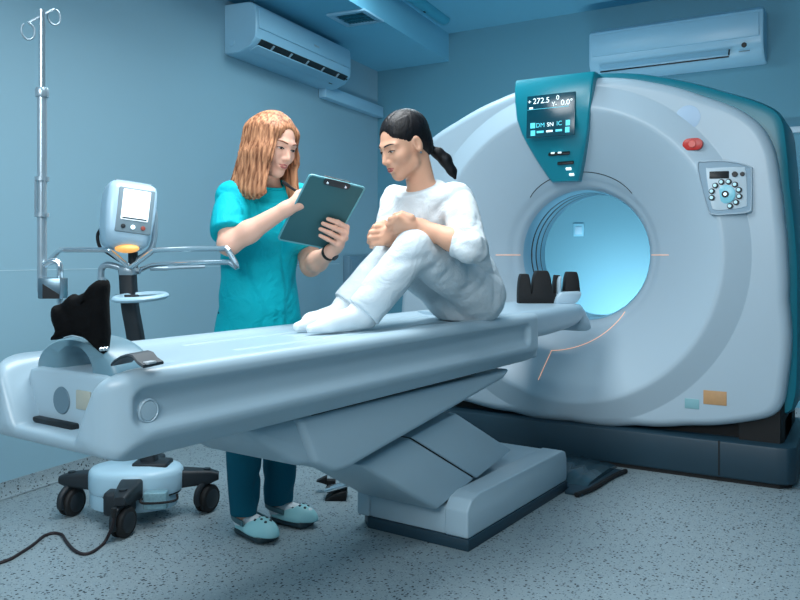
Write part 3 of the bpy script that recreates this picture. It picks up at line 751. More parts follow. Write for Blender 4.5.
# ------------------------------------------------------------ black bag draped over the arch handle
bagpx = [(97, 281), (107, 281), (108, 300), (108.5, 350), (100, 349), (91, 341), (82, 336.5), (70, 337), (52, 340), (57, 331), (54, 320), (54, 307), (61, 304), (66, 300), (74, 294), (77, 296), (87, 291)]
bc = P(82, 345, 1.87)
bag = thing('black_bag', 'limp black cloth bag hanging over the arch handle of the table', 'bag', bc.tolist())
pl = [np.array([(u-82)/F_PX*1.87, -(v-345)/F_PX*1.87]) for u, v in bagpx]
spb = spline([np.array([p[0], p[1], 0]) for p in pl], 3, True)
rg = []; cx, cy = .0, .06
for h, g_ in ((-.032, .55), (-.030, .78), (-.022, .93), (-.008, 1.0), (.010, 1.0), (.024, .93), (.032, .75), (.034, .5)):
    rg.append([tuple(bc+rv*(cx+(p[0]-cx)*g_)+UZ*(cy+(p[1]-cy)*g_)+fv*(h+.004*math.sin(p[0]*90+p[1]*60))) for p in spb])
mb = MB(bc).loft(rg); M['cloth_black'] = mat('black_cloth', (7, 8, 10), .9, var=.3, scale=60, bump=.3, bscale=70, spec=.15)
mb.build('cloth', M['cloth_black'], bag, angle=180)
s0 = P(102.5, 282, 1.87)
mb = MB(bc); mb.tube([s0-UZ*.02, s0+UZ*.010], .0085, 10); mb.build('buckle', M['steel'], bag)
mb = MB(bc)
for k in range(3): mb.lathe([(0, .004), (.004, .003), (.005, 0)], P(101+k*3, 349.3-k*.3, 1.825), -fv, 10)
mb.build('snap', M['chrome'], bag)
mb = MB(bc); mb.tube([P(64, 338, 1.83), P(72, 336, 1.825), P(80, 337.5, 1.83)], .0022, 6, sub=4); mb.build('piping', M['steel'], bag)
# ------------------------------------------------------------ contrast injector on a wheeled stand
JD = 3.36
M['pale'] = mat('pale_blue_plastic', (172, 206, 222), .32, var=.015, scale=6)
M['inj'] = mat('injector_shell', (176, 206, 224), .3, var=.015, scale=6)
M['charcoal'] = mat('charcoal_plastic', (26, 34, 40), .5, var=.06, scale=10)
M['rubber'] = mat('black_rubber', (12, 13, 15), .7, var=.1, scale=20)
jb = P(138, 500, 3.42); jb[2] = 0
JX = np.array([-.0, 0, 0])
inj = thing('contrast_injector', 'wheeled contrast injector with small lit screen and chrome handlebar left of the nurse', 'medical injector', jb.tolist())
def J(u, v, d=JD): return P(u, v, d)
def jm(): return MB(jb)
# base hub
hub = J(140, 480, 3.40); hub[2] = 0
def xy(a, h): return hub+rv*a[0]+fv*a[1]+UZ*h
mb = jm(); ov = [(.200*math.copysign(abs(math.cos(t))**.85, math.cos(t))-.015, .14*math.sin(t)) for t in np.linspace(0, 2*math.pi, 40, endpoint=False)]
rg = [[xy((x*g_, y*g_), z) for x, y in ov] for g_, z in ((.92, .11), (.98, .115), (1, .13), (1, .185), (.985, .20), (.93, .212), (.80, .219), (.5, .224), (.15, .226))]
mb.loft(rg); mb.build('base_cover', M['pale'], inj, angle=50)
mb = jm(); rg = [[xy((x*g_-.01, y*g_), z) for x, y in ov] for g_, z in ((.80, .045), (.90, .05), (.93, .065), (.93, .112))]
mb.loft(rg); mb.build('base_lower', M['pale'], inj, angle=50)
mb = jm(); rg = [[xy((x*g_, y*g_), z) for x, y in ov] for g_, z in ((.95, .106), (.96, .118))]
mb.loft(rg); mb.build('base_band', M['charcoal'], inj)
fc = J(120, 500, 3.25); fc[2] = .105
mb = jm(); mb.box(tuple(fc), (.115, .09, .10), .018, 3, rot=Matrix.Rotation(R_(31), 4, 'Z')); mb.build('front_housing', M['charcoal'], inj)
pb_ = J(156, 495, 3.245); pb_[2] = .115
M['sticker'] = mat('silver_sticker', (130, 168, 178), .35, .3, var=.35, scale=90)
mb = jm(); mb.box(tuple(pb_), (.095, .05, .07), .006, rot=Matrix.Rotation(R_(36), 4, 'Z')); mb.build('connection_panel', M['sticker'], inj, label='silver connection panel')
p0 = J(141, 499, 3.2); p1 = J(177, 494, 3.2)
mb = jm(); mb.tube([p0, J(142, 503, 3.19), J(160, 503, 3.18), J(176, 500, 3.19), p1], .005, 8, sub=4); mb.build('guard_bar', M['rubber'], inj)
# legs and casters
for (u, gv, d, tu, tv) in ((72, 515, 3.40, 100, 478), (207, 512, 3.45, 178, 478), (123, 537, 3.14, 128, 497), (158, 512, 3.72, 150, 480)):
    w_ = J(u, gv, d); w_[2] = 0
    dr = unit(np.array([hub[0]-w_[0], hub[1]-w_[1], 0])); sd = np.cross(UZ, dr)
    tip = w_+UZ*.155; root_ = hub+(w_-hub)*.25+UZ*.155
    mb = jm(); rg = []
    for t, hw_, hh_ in ((-.10, .022, .016), (-.04, .030, .026), (.0, .034, .030), (.5, .044, .038), (1, .052, .042)):
        c_ = tip+(root_-tip)*max(t, 0)-dr*(.0 if t >= 0 else -t*.5) + dr*0
        rg.append([c_+sd*a+UZ*b for a, b in rrect(hw_, hh_, .012, 3)])
    mb.loft(rg); mb.build('leg', M['charcoal'], inj)
    R0 = .060; ax = unit(sd*.75+dr*.35) if u != 123 else unit(rv*.9+fv*-.25)
    if u == 72: ax = unit(rv*.93-fv*.36)
    if u == 207: ax = unit(rv*.9-fv*.43)
    c0 = w_+UZ*R0
    mb = jm(); mb.lathe([(.014, -.030), (.045, -.030), (R0-.006, -.027), (R0, -.020), (R0, -.006), (.045, -.004), (.045, .004), (R0, .006), (R0, .020), (R0-.006, .027), (.045, .030), (.014, .030)], c0, ax, 32, cap=True); cs_ = mb.build('caster_wheel', M['rubber'], inj, angle=30)
    mb = jm(); mb.lathe([(0, .035), (.034, .034), (.041, .030)], c0, ax, 24); mb.build('wheel_cap', M['charcoal'], cs_); mb = jm(); mb.lathe([(0, -.035), (.034, -.034), (.041, -.030)], c0, ax, 24); mb.build('wheel_cap', M['charcoal'], cs_)
    mb = jm(); fk = np.cross(ax, UZ); 
    pts = [c0+fk*x+UZ*z for x, z in ((.0, .095), (.0, .06), (.03, .064), (.062, .04), (.068, .0), (.052, -.01))]
    mb.tube(pts, .014, 8, sub=4); mb.tube([c0+UZ*.05, c0+UZ*.13], .016, 10); mb.build('caster_fork', M['charcoal'], cs_)
# column: rises from the hub, curves and leans towards the handlebar
col_pts = [hub+rv*.05+UZ*.19, J(146, 440, 3.40), J(141, 390, 3.38), J(136, 340, 3.36), J(130, 305, 3.34), J(127.5, 270, 3.34)]
mb = jm(); sp_ = spline([np.asarray(p) for p in col_pts], 5); rg = []
for i, p in enumerate(sp_):
    rg.append([p+rv*a+fv*b for a, b in rrect(.034-.002*i/len(sp_), .030, .012, 3)])
mb.loft(rg); mb.build('column', M['charcoal'], inj)
tc_ = hub+rv*.055+UZ*.222
mb = jm(); mb.box(tuple(tc_), (.15, .11, .03), .01, rot=Matrix.Rotation(R_(31), 4, 'Z')); mb.build('column_foot', M['charcoal'], inj)
mb = jm(); mb.box(tuple(J(128, 271, 3.335)), (.062, .058, .036), .006, rot=Matrix.Rotation(R_(31), 4, 'Z')); mb.build('column_clamp', M['steel'], inj)
# ring tray
rcn = J(140.5, 297, 3.25); mb = jm(); pr = []
for a in np.linspace(0, 2*math.pi, 10, endpoint=False): pr.append((.098+.016*math.cos(a), .012*math.sin(a)))
mb.lathe(pr+[pr[0]], rcn, UZ-fv*.10, 48); mb.build('ring_tray', M['pale'], inj)
mb = jm(); mb.box(tuple(J(127, 298, 3.31)), (.09, .06, .03), .006, rot=Matrix.Rotation(R_(31), 4, 'Z')); mb.build('tray_bracket', M['charcoal'], inj)
# chrome handlebar: bent loops on both sides
bar = [J(45, 265, 3.30), J(59, 251, 3.24), J(66, 250, 3.23), J(104, 250, 3.23), J(110, 251, 3.23), J(127, 265, 3.26), J(133, 266, 3.25), J(152, 252, 3.17), J(160, 250, 3.13), J(220, 248.5, 2.87), J(228, 250.5, 2.85), J(237, 267, 2.89), J(232, 264, 2.96), J(222, 262, 3.01), J(165, 264, 3.28), J(150, 266, 3.34), J(140, 270, 3.37)]
mb = jm(); mb.tube(bar, .0108, 12, sub=3); mb.build('handlebar', M['chrome'], inj)
bar2 = [J(140, 271, 3.36), J(126, 270, 3.36), J(115, 266, 3.36), J(106, 265, 3.36), J(101.5, 269, 3.36), J(101, 276, 3.36), J(101, 292, 3.36)]
mb = jm(); mb.tube(bar2, .014, 12, sub=4); mb.build('rear_hook', M['steel'], inj)
mb = jm(); mb.tube([J(168, 268, 3.42), J(190, 267, 3.43), J(205, 266.5, 3.44)], .007, 8); mb.tube([J(150, 268, 3.40), J(168, 268, 3.42)], .011, 8); mb.build('rear_rail', M['steel'], inj)
mb = jm(); mb.tube([J(133, 268, 3.36), J(133, 250, 3.36)], .02, 10); mb.build('head_joint', M['charcoal'], inj)
# power head
hc = J(127.5, 217, 3.30)
yawh = R_(31+28); 
Mh = Matrix.Translation(Vector(hc)) @ Matrix.Rotation(yawh, 4, 'Z') @ Matrix.Rotation(R_(7), 4, 'Y') @ Matrix.Rotation(R_(-4), 4, 'X')
def hl(x, y, z): return tuple(Mh @ Vector((x, y, z)))
mb = jm(); rg = []
for z, hx, y0, y1 in ((-.140, .050, -.03, .05), (-.135, .066, -.055, .075), (-.115, .084, -.088, .10), (-.06, .094, -.098, .112), (.03, .100, -.098, .115), (.10, .098, -.094, .112), (.125, .092, -.086, .10), (.137, .078, -.07, .08), (.140, .06, -.05, .06)):
    rg.append([hl(x, y, z) for x, y in rrect(hx, (y1-y0)/2, min(.03, hx*.6), 4, 0, (y0+y1)/2)])
mb.loft(rg); hd = mb.build('power_head', M['inj'], inj, angle=50)
HMx = Mh
def hbox(c, s, bv, nm, m, par=hd, label=None): return MB(jb).box(c, s, bv, M=Mh).build(nm, m, par, label=label)
hbox((.012, -.096, .016), (.142, .012, .185), .006, 'bezel', mat('grey_bezel', (120, 140, 150), .4, var=.03))
hbox((.012, -.101, .038), (.108, .008, .125), .003, 'screen', mat('lit_white_screen', (235, 245, 250), .3, var=0, emit=(232, 246, 252), estr=.95), label='lit white screen')
hbox((.012, -.1055, -.018), (.096, .002, .006), .0, 'screen_text', M['slate'])
for x, mm in ((-.028, M['charcoal']), (.010, M['lit']), (.050, mat('dull_red_key', (150, 70, 60), .4))):
    q = MB(jb).lathe([(0, .006), (.008, .005), (.010, 0)], hl(x, -.101, -.052), tuple((Mh.to_3x3() @ Vector((0, -1, 0)))), 14); q.build('key', mm, hd)
hbox((.0, .01, .136), (.15, .15, .012), .005, 'top_cap', mat('grey_top_cap', (112, 138, 152), .4, var=.03))
mb = jm(); gl = J(127, 248.5, 3.235)
g_ = SDF(gl-.07, gl+.07, .005); ax3 = np.array([rv, fv, UZ]); g_.add(ell(gl, (.050, .035, .019), ax3)); 
M['glow'] = mat('warm_lit_dome', (235, 170, 100), .4, var=.2, scale=30, emit=(246, 170, 84), estr=.75)
g_.build('warm_lamp', M['glow'], hd, jb, label='warm glowing lamp under the head')
mb = jm(); rg = [J(151.5, 208, 3.36), J(154.5, 212, 3.36), J(155, 225, 3.36), J(154, 240, 3.36), J(150, 250, 3.36), J(140, 258, 3.36), J(133, 262, 3.36)]
mb.tube(rg, .012, 10, sub=4); mb.build('yoke', M['steel'], inj)
mb = jm(); mb.tube([J(105, 226, 3.33), J(100, 230, 3.34), J(97.5, 237, 3.35), J(100, 247, 3.35), J(108, 253, 3.35), J(120, 261, 3.35)], .007, 8, sub=4); mb.build('cable', M['rubber'], inj)

# ------------------------------------------------------------ power cord on the floor
cpx = [(114, 516), (113, 524), (110, 532), (104, 543), (94, 551), (84, 554), (74, 550), (66, 541), (62, 535), (54, 533), (44, 536), (34, 544), (22, 552), (8, 560), (-12, 566)]
pts = []
for i, (u, v) in enumerate(cpx):
    if i < 3: pts.append(P(u, v, (3.05, 3.05, 3.06)[i]))
    else: pts.append(on_z(u, v, .006))
pts[0][2] = max(pts[0][2], .09)
pts[2][2] = max(.02, pts[2][2])
cd = np.array([pts[6][0], pts[6][1], 0])
cord = thing('power_cord', 'thin dark power cord curling across the speckled floor', 'cord', cd.tolist())
mb = MB(cd); mb.tube(pts, .0062, 8, sub=6); mb.build('cable', mat('dark_red_black_cord', (30, 18, 22), .6, var=.1), cord)
mb = MB(cd); mb.tube([pts[0]+UZ*.03, pts[0]-UZ*.005], .011, 10); mb.build('plug', M['rubber'], cord)

# ------------------------------------------------------------ pedal behind the pedestal, cable cover between pedestal and scanner
fp = on_z(336, 498, 0)
ped = thing('foot_pedal', 'small chrome foot pedal with black wedges behind the table pedestal', 'foot pedal', fp.tolist(), R_(31))
mb = MB(); mb.prism([(-.05, .0), (.05, .0), (.05, .045), (-.0, .03)], lambda a, b, h: (a, h, b), -.05, .05, .004); mb.build('housing', M['rubber'], ped)
mb = MB(); mb.prism([(-.055, .03), (.06, .062), (.06, .075), (-.05, .045)], lambda a, b, h: (a, h, b), -.035, .035, .003); mb.build('pedal', M['chrome'], ped, label='chrome pedal plate')
mb = MB(); mb.prism([(-.10, .055), (-.05, .078), (-.05, .04)], lambda a, b, h: (a, h+.09, b), -.02, .02, .002); mb.box((-.03, .09, .03), (.04, .04, .06), .003); mb.build('toe_guard', M['rubber'], ped)
cc = BW(.06, .82, 0)
cov = thing('cable_cover', 'low dark floor cover with a clear ribbed lid between table pedestal and scanner', 'cable cover', cc.tolist(), -BT)
M['clearlid'] = mat('smoky_clear_plastic', (44, 72, 84), .25, var=.2, scale=14, coat=.5)
mb = MB(); mb.prism([(-.24, -.335), (.218, -.335), (.224, -.41), (.309, -.41), (.335, .10), (-.24, .13)], lambda a, b, h: (a, b, h), 0, .016, .004); mb.build('floor_plate', M['slate'], cov)
mb = MB(); rg = []
for i, x in enumerate(np.linspace(-.18, .29, 24)):
    z = .03+.006*math.sin(i*1.9)*(1 if 2 < i < 22 else 0)+.02*math.sin(math.pi*i/23)
    rg.append([(x, -.29, .014), (x, -.26, z), (x, .0, z+.008), (x, .11, z), (x, .13, .014)])
mb.loft(rg); mb.build('ribbed_lid', M['clearlid'], cov, angle=60)
mb = MB(); mb.tube([(.29, -.43, .012), (.318, -.30, .014), (.325, -.05, .012), (.345, .10, .012)], .012, 8, sub=4); mb.build('edge_seal', M['rubber'], cov)
# ------------------------------------------------------------ people
def dv(r, d, z=0): return unit(rv*r+fv*d+UZ*z)
M['skin_n'] = mat('fair_skin', (226, 176, 154), .5, var=.03, scale=25, spec=.35, sss=.12)
M['skin_p'] = mat('warm_skin', (216, 164, 136), .48, var=.03, scale=25, spec=.35, sss=.12)
M['lip_n'] = mat('lips_rose', (176, 92, 88), .4, var=.04); M['lip_p'] = mat('lips_pink', (172, 84, 82), .4, var=.04)
M['eyew'] = mat('eye_white', (214, 214, 212), .2, var=0); M['iris'] = mat('dark_iris', (30, 24, 22), .15, var=0)
M['lash'] = mat('dark_lashes', (34, 24, 22), .7, var=0); M['brow_n'] = mat('brown_brow', (126, 80, 56), .8, var=.05)
def hair_mat(nm, c1, c2, sc, rough=.38):
    m = D.materials.new(nm); m.use_nodes = True; nt = m.node_tree; N = nt.nodes; L = nt.links; b = N['Principled BSDF']
    tc = N.new('ShaderNodeTexCoord'); mp = N.new('ShaderNodeMapping'); mp.inputs['Scale'].default_value = (1, 1, .07); L.new(tc.outputs['Object'], mp.inputs['Vector'])
    nz = N.new('ShaderNodeTexNoise'); nz.inputs['Scale'].default_value = sc; nz.inputs['Detail'].default_value = 3; L.new(mp.outputs[0], nz.inputs['Vector'])
    cr_ = N.new('ShaderNodeValToRGB'); cr_.color_ramp.elements[0].position = .35; cr_.color_ramp.elements[1].position = .68
    cr_.color_ramp.elements[0].color = srgb(*c1); cr_.color_ramp.elements[1].color = srgb(*c2); L.new(nz.outputs['Fac'], cr_.inputs[0]); L.new(cr_.outputs[0], b.inputs['Base Color'])
    bp = N.new('ShaderNodeBump'); bp.inputs['Strength'].default_value = .35; bp.inputs['Distance'].default_value = .004; L.new(nz.outputs['Fac'], bp.inputs['Height']); L.new(bp.outputs[0], b.inputs['Normal'])
    b.inputs['Roughness'].default_value = rough; b.inputs['Specular IOR Level'].default_value = .22; return m
M['hair_n'] = hair_mat('copper_hair', (104, 62, 40), (204, 146, 108), 90, .55)
M['hair_p'] = hair_mat('black_hair', (8, 8, 10), (24, 24, 28), 90, .48)
M['scrub'] = mat('turquoise_scrub', (0, 172, 186), .75, var=.04, scale=12, bump=.12, bscale=220, spec=.2, wrinkle=.35)
M['trouser_n'] = mat('dark_teal_trousers', (10, 92, 112), .8, var=.05, scale=12, bump=.12, bscale=200, spec=.2)
M['shirt_p'] = mat('white_cotton_shirt', (212, 220, 224), .8, var=.02, scale=10, bump=.12, bscale=220, spec=.2, wrinkle=.42)
M['pants_p'] = mat('white_cotton_trousers', (202, 213, 219), .8, var=.02, scale=10, bump=.12, bscale=220, spec=.2, wrinkle=.32)
M['sock'] = mat('white_socks', (218, 226, 230), .85, var=.03, scale=30, bump=.2, bscale=260, spec=.15)
M['clog'] = mat('mint_clog', (150, 206, 212), .5, var=.03); M['clogs'] = mat('dark_clog_sole', (40, 62, 70), .6, var=.05); M['strap'] = mat('grey_clog_strap', (78, 112, 120), .55, var=.05)

class Head:
    def __init__(s, C, F, U, sc=1.0):
        s.C = np.asarray(C, float); s.F = unit(F); U = np.asarray(U, float); s.U = unit(U-s.F*(U @ s.F)); s.L = np.cross(s.U, s.F); s.sc = sc
        s.A = np.array([s.L, s.F, s.U])
    def p(s, x, y, z): return s.C+s.sc*(x*s.L+y*s.F+z*s.U)
    def e(s, c, r): return ell(s.p(*c), np.array(r)*s.sc, s.A)
    def r(s, a, b, ra, rb): return rc(s.p(*a), s.p(*b), ra*s.sc, rb*s.sc)
    def build(s, G, soft=1.0):
        G.add(s.e((0, -.018, .032), (.072, .092, .084)), .02)
        G.add(s.e((0, .022, -.015), (.058, .070, .085)), .03)
        G.add(s.e((0, .032, -.070), (.040, .050, .038)), .03)
        G.add(s.e((0, .072, -.100), (.016, .016, .015)), .025)
        for x in (-1, 1):
            G.add(s.e((x*.036, .058, -.030), (.026, .026, .024)), .025)
            G.add(s.r((x*.044, .016, -.070), (x*.017, .066, -.096), .012, .011), .025)
            G.add(s.e((x*.076, -.006, -.010), (.009, .019, .031)), .008)
            G.sub(s.e((x*.081, .002, -.008), (.006, .010, .018)), .006)
            G.add(s.r((x*.012, .083, .020), (x*.046, .068, .018), .009, .008), .016)
        for x in (-1, 1): G.sub(s.e((x*.031, .098, .001), (.019, .017, .011)), .014)
        for x in (-1, 1): G.add(s.e((x*.031, .073, .001), (.0155, .013, .0115)), .006)
        G.add(s.r((0, .084, .010), (0, .106, -.032), .0075, .0105), .012)
        for x in (-1, 1): G.add(s.e((x*.011, .096, -.037), (.0075, .010, .0075)), .007)
        for x in (-1, 1): G.sub(s.e((x*.006, .103, -.046), (.003, .004, .003)), .003)
        G.add(s.e((0, .086, -.062), (.024, .012, .017)), .018)
        G.sub(s.r((-.022, .092, -.0635), (.022, .092, -.0635), .0022, .0022), .005)
        G.add(s.r((-.011, .090, -.072), (.011, .090, -.072), .006, .006), .01)
        G.sub(s.e((0, .098, -.083), (.018, .008, .006)), .01)
    def features(s, G, par, org, lip, brow, lower=.0025):
        hitz = lambda x, z: G.hit(s.p(x, .16, z), -s.F)
        for x in (-1, 1):
            q = hitz(x*.031, .001)
            mb = MB(org); b = bmesh.new(); bmesh.ops.create_uvsphere(b, u_segments=18, v_segments=10, radius=1)
            Mx = Matrix([[*(s.A[:, i]*1)] for i in range(3)]).to_4x4() if False else Matrix(((s.L[0], s.F[0], s.U[0]), (s.L[1], s.F[1], s.U[1]), (s.L[2], s.F[2], s.U[2]))).to_4x4()
            def el(c, r, mi):
                bb = bmesh.new(); bmesh.ops.create_uvsphere(bb, u_segments=16, v_segments=10, radius=1)
                mb.bm(bb, mi, Matrix.Translation(Vector(c)) @ Mx @ Matrix.Diagonal(Vector((*[k*s.sc for k in r], 1))))
            b.free()
            el(q-s.F*.0035*s.sc-s.U*lower*s.sc, (.0115, .0048, .0032), 0)
            el(q-s.F*.0003*s.sc-s.U*lower*1.1*s.sc, (.0056, .0030, .0033), 1)
            mb.build('eye', [M['eyew'], M['iris']], par, angle=180)
            pts = []
            for t in np.linspace(-1, 1, 9): pts.append(hitz(x*.031+t*.0155, .0022-.0042*t*t)+s.F*.0010)
            MB(org).tube(pts, [.0012, .0022, .0026, .0024, .0014], 6).build('eyelashes', M['lash'], par)
            pts = [hitz(x*(.012+t*.038), .021+.006*math.sin(t*2.2)-.004*t)+s.F*.0004 for t in np.linspace(0, 1, 8)]
            MB(org).tube(pts, [.0026, .0032, .0028, .0012], 6).build('eyebrow', brow, par)
        mb = MB(org)
        up = [hitz(t*.022, -.0595-.0025*t*t+.0012*math.cos(t*6))-s.F*.0012 for t in np.linspace(-1, 1, 13)]
        lo = [hitz(t*.019, -.0695+.0045*t*t)-s.F*.0016 for t in np.linspace(-1, 1, 13)]
        mb.tube(up, [.0012, .003, .0036, .0032, .0036, .003, .0012], 8); mb.tube(lo, [.0012, .0038, .0046, .0046, .0046, .0038, .0012], 8)
        mb.build('lips', lip, par)

def fold(G, a, b, r, k=.012): G.groove(a, b, r*2.0, r*.75)
def chain(G, pts, rs, k=.004):
    for i in range(len(pts)-1): G.add(rc(pts[i], pts[i+1], rs[i], rs[i+1]), k)

# ============================================================ the nurse
nF = dv(.60, -.80); nL = np.cross(UZ, nF)
n0 = W2((258-400)/F_PX*3.19, 3.19, 0)
nurse = thing('person', 'person in turquoise scrubs and mint clogs with long copper hair, standing, writing on a clipboard', 'person', n0.tolist())
SR, SL = P(232, 197, 3.03), P(299, 200, 3.24)
ER, EL = P(229, 244, 2.90), P(311, 266, 3.20)
WR, WL = P(286, 209, 2.885), P(330.5, 252, 3.035)
Cs = (SR+SL)/2
Npel = n0+UZ*.92; Nwai = n0+UZ*1.10-nF*.01+(Cs-n0-UZ*Cs[2])*.4; Nneck = P(267, 188, 3.11)
Nh = Head(P(273.5, 143.5, 3.05), dv(.74, -.64, -.36), UZ+nL*.10, 1.0)
G = SDF(n0+np.array([-.62, -.62, -.01]), n0+np.array([.62, .62, 1.78]), .0042)
bb = np.stack([SR, SL, ER, EL, WR, WL, Nh.p(0, 0, 0), n0]); lo = bb.min(0)-.23; hi = bb.max(0)+.23; lo[2] = 0.0; hi[2] = 1.75
G = SDF(lo, hi, .0042)
G.add(ecap(Cs-UZ*.07, Nwai, (.135, .085), (.115, .08), nL), .03)
G.add(ecap(Nwai, Npel, (.12, .085), (.138, .098), nL), .05)
G.add(rc(SR-UZ*.005+nL*.02, SL-UZ*.005-nL*.02, .05, .05), .05)
G.add(rc(Cs+UZ*.0+(Nneck-Cs)*.2, Nh.p(0, -.022, -.055), .056, .049), .04)
Nh.build(G)
for S, E_, Wr in ((SR, ER, WR), (SL, EL, WL)):
    G.add(rc(S, E_, .050, .042), .04)
    m_ = E_+(Wr-E_)*.35
    G.add(rc(E_, m_, .041, .040), .015); G.add(rc(m_, Wr, .040, .0265), .02)
NHR, NHL = n0-nL*.078+UZ*.90, n0+nL*.078+UZ*.90
AR, AL = P(243, 508, 3.17), P(279, 503, 3.315); AR[2] = .10; AL[2] = .10
for Hh, A_, k_ in ((NHR, AR, 0), (NHL, AL, 1)):
    kn = (Hh+A_)/2+nF*.02
    G.add(rc(Hh, kn, .072, .056), .04); G.add(rc(kn, A_, .055, .036), .03)
# feet directions
toeR, heelR = on_z(277, 545, 0), on_z(236, 529, 0)
toeL, heelL = on_z(318, 528, 0), on_z(268, 519, 0)
for A_, t_, h_ in ((AR, toeR, heelR), (AL, toeL, heelL)):
    d_ = unit(t_-h_); G.add(rc(A_, h_+d_*.06+UZ*.055, .036, .034), .02); G.add(rc(h_+d_*.05+UZ*.055, h_+d_*.2+UZ*.045, .034, .026), .02)
# left hand, closed round the right edge of the board: palm then four fingers across its underside
bdx = unit(P(322, 225.5, 2.972)-P(344, 237, 2.985))
pc = P(337.5, 244, 3.012)
palm_up = unit(P(346, 229, 2.985)-WL)
G.add(rc(WL, P(338, 245, 3.015), .0265, .024), .015)
kn4 = [P(346.5, 227.5, 2.975), P(345.5, 233.5, 2.975), P(342, 239.5, 2.98), P(337.5, 244.5, 2.985)]
mid4 = [P(338, 222.5, 2.94), P(334.5, 228, 2.943), P(331, 233.5, 2.95), P(328, 239.5, 2.96)]
tip4 = [P(328, 219, 2.925), P(323, 223.5, 2.93), P(320.5, 229, 2.937), P(320, 235.5, 2.947)]
for i in range(4):
    G.add(rc(P(336, 247, 3.02), kn4[i], .018, .0125), .014)
for i in range(4): chain(G, [kn4[i], mid4[i], tip4[i]], [.0112, .0102, .0080] if i < 3 else [.0098, .0088, .007], .0035)
thb = [P(334, 248, 3.03), P(345, 238, 3.05), P(343, 228, 3.055), P(338, 222, 3.05)]
chain(G, thb, [.016, .0125, .0115, .009], .006)
# right hand holding the pen, behind the upper left corner of the board
G.add(rc(WR, P(297, 203, 2.885), .0260, .028), .015)
kr = [P(302, 192.5, 2.875), P(305, 196.5, 2.88), P(307, 201, 2.89), P(307.5, 206, 2.90)]
for i in range(4): G.add(rc(P(295, 204, 2.885), kr[i], .017, .0118), .014)
tr_ = [[P(309, 188.5, 2.90), P(305, 192, 2.925)], [P(313, 193.5, 2.905), P(308, 196, 2.93)], [P(314, 199, 2.915), P(309, 201, 2.935)], [P(313, 205, 2.92), P(309, 206, 2.94)]]
for i in range(4): chain(G, [kr[i]]+tr_[i], [.0102, .0092, .0075], .0035)
chain(G, [P(293, 201, 2.89), P(298, 193.5, 2.905), P(304, 190, 2.925)], [.014, .0115, .0088], .006)
body = G.build('body', M['skin_n'], nurse, n0)
Nh.features(G, body, n0, M['lip_n'], M['brow_n'], .0032)

# scrub top
lo2 = lo.copy(); lo2[2] = .74; hi2 = hi.copy(); hi2[2] = 1.46
S_ = SDF(lo2, hi2, .0048)
S_.add(ecap(Cs-UZ*.065, Nwai+UZ*.02, (.158, .112), (.142, .108), nL), .03)
S_.add(ecap(Nwai+UZ*.02, n0+UZ*.80, (.146, .110), (.188, .145), nL), .06)
for x in (-1, 1): S_.add(ell(Cs-UZ*.14+nL*x*.07+nF*.065, (.065, .055, .065), np.array([nL, nF, UZ])), .05)
S_.add(rc(SR+nL*.015-UZ*.004, SL-nL*.015-UZ*.004, .062, .062), .05)
S_.add(rc(Cs+UZ*.005, Nneck+UZ*.005-nF*.005, .085, .070), .03)
for S, E_, t in ((SR, ER, .80), (SL, EL, .74)):
    c_ = S+(E_-S)*t
    S_.add(cut(rc(S, S+(E_-S)*1.0, .064, .074), c_, E_-S), .035)
S_.sub(rc(Nneck+UZ*.02+nF*.012, Nneck+UZ*.12+nF*.05, .060, .075), .006)
S_.plane(n0+UZ*.79, -UZ, .006)
# cloth folds
def sf(X, Y, Z):
    q = snoise(X, Y, Z*.45, 22); return .0035*q+.0075*crease(X, Y, Z*.55, 30, .3)
S_.disp(sf)
for a, b in ((SR+nF*.06+UZ*-.06, SR+nF*.10+nL*.09-UZ*.13), (SL+nF*.05-UZ*.08, SL+nF*.10-nL*.08-UZ*.15), (SR+nF*.05-nL*.02-UZ*.03, ER+nF*.05+UZ*.10)): fold(S_, a, b, .007, .02)
for k in range(3): 
    c_ = SR+(ER-SR)*(.45+.14*k); fold(S_, c_+nF*.075-nL*.03, c_+nF*.055+nL*.05+UZ*.02, .006, .02)
S_.groove(Cs-UZ*.03+nF*.115+nL*.016, n0+UZ*.82+nF*.140+nL*.016, .012, .005)
top = S_.build('scrub_top', M['scrub'], nurse, n0, label='turquoise short sleeved scrub top', relax=1)
nc = Nneck+UZ*.012+nF*.004; nn = unit(UZ-nF*.0+nF*-.35*-1)
ring = [nc+(nL*math.cos(t)+unit(np.cross(nn, nL))*math.sin(t))*.066 for t in np.linspace(0, 2*math.pi, 28, endpoint=False)]
MB(n0).tube(ring, .006, 8, closed=True).build('collar', M['scrub'], top)
for k in range(5):
    q = S_.hit(n0*np.array([1, 1, 0])+UZ*(.98+.075*k)+nF*.4+nL*-.012+(Cs-n0)*np.array([1, 1, 0])*(.3+.12*k), -nF, .6)
    bq = MB(n0).lathe([(0, .003), (.005, .0025), (.006, 0)], q-nF*.001, nF, 12); bq.build('button', M['scrub'], top)
# trousers
lo3 = lo.copy(); lo3[2] = .08; hi3 = hi.copy(); hi3[2] = .90
T_ = SDF(lo3, hi3, .005)
for Hh, A_ in ((NHR, AR), (NHL, AL)):
    kn = (Hh+A_)/2+nF*.02
    T_.add(rc(Hh, kn, .090, .080), .03)
    e_ = A_+(A_-kn)*.3
    T_.add(cut(rc(kn, e_, .080, .056), A_-UZ*.022, -UZ+.10*nF), .03)
T_.disp(lambda X, Y, Z: .004*snoise(X, Y, Z*.7, 22)+.007*crease(X, Y, Z*1.1, 30, .3))
T_.build('trousers', M['trouser_n'], nurse, n0, label='dark teal trousers', relax=1)
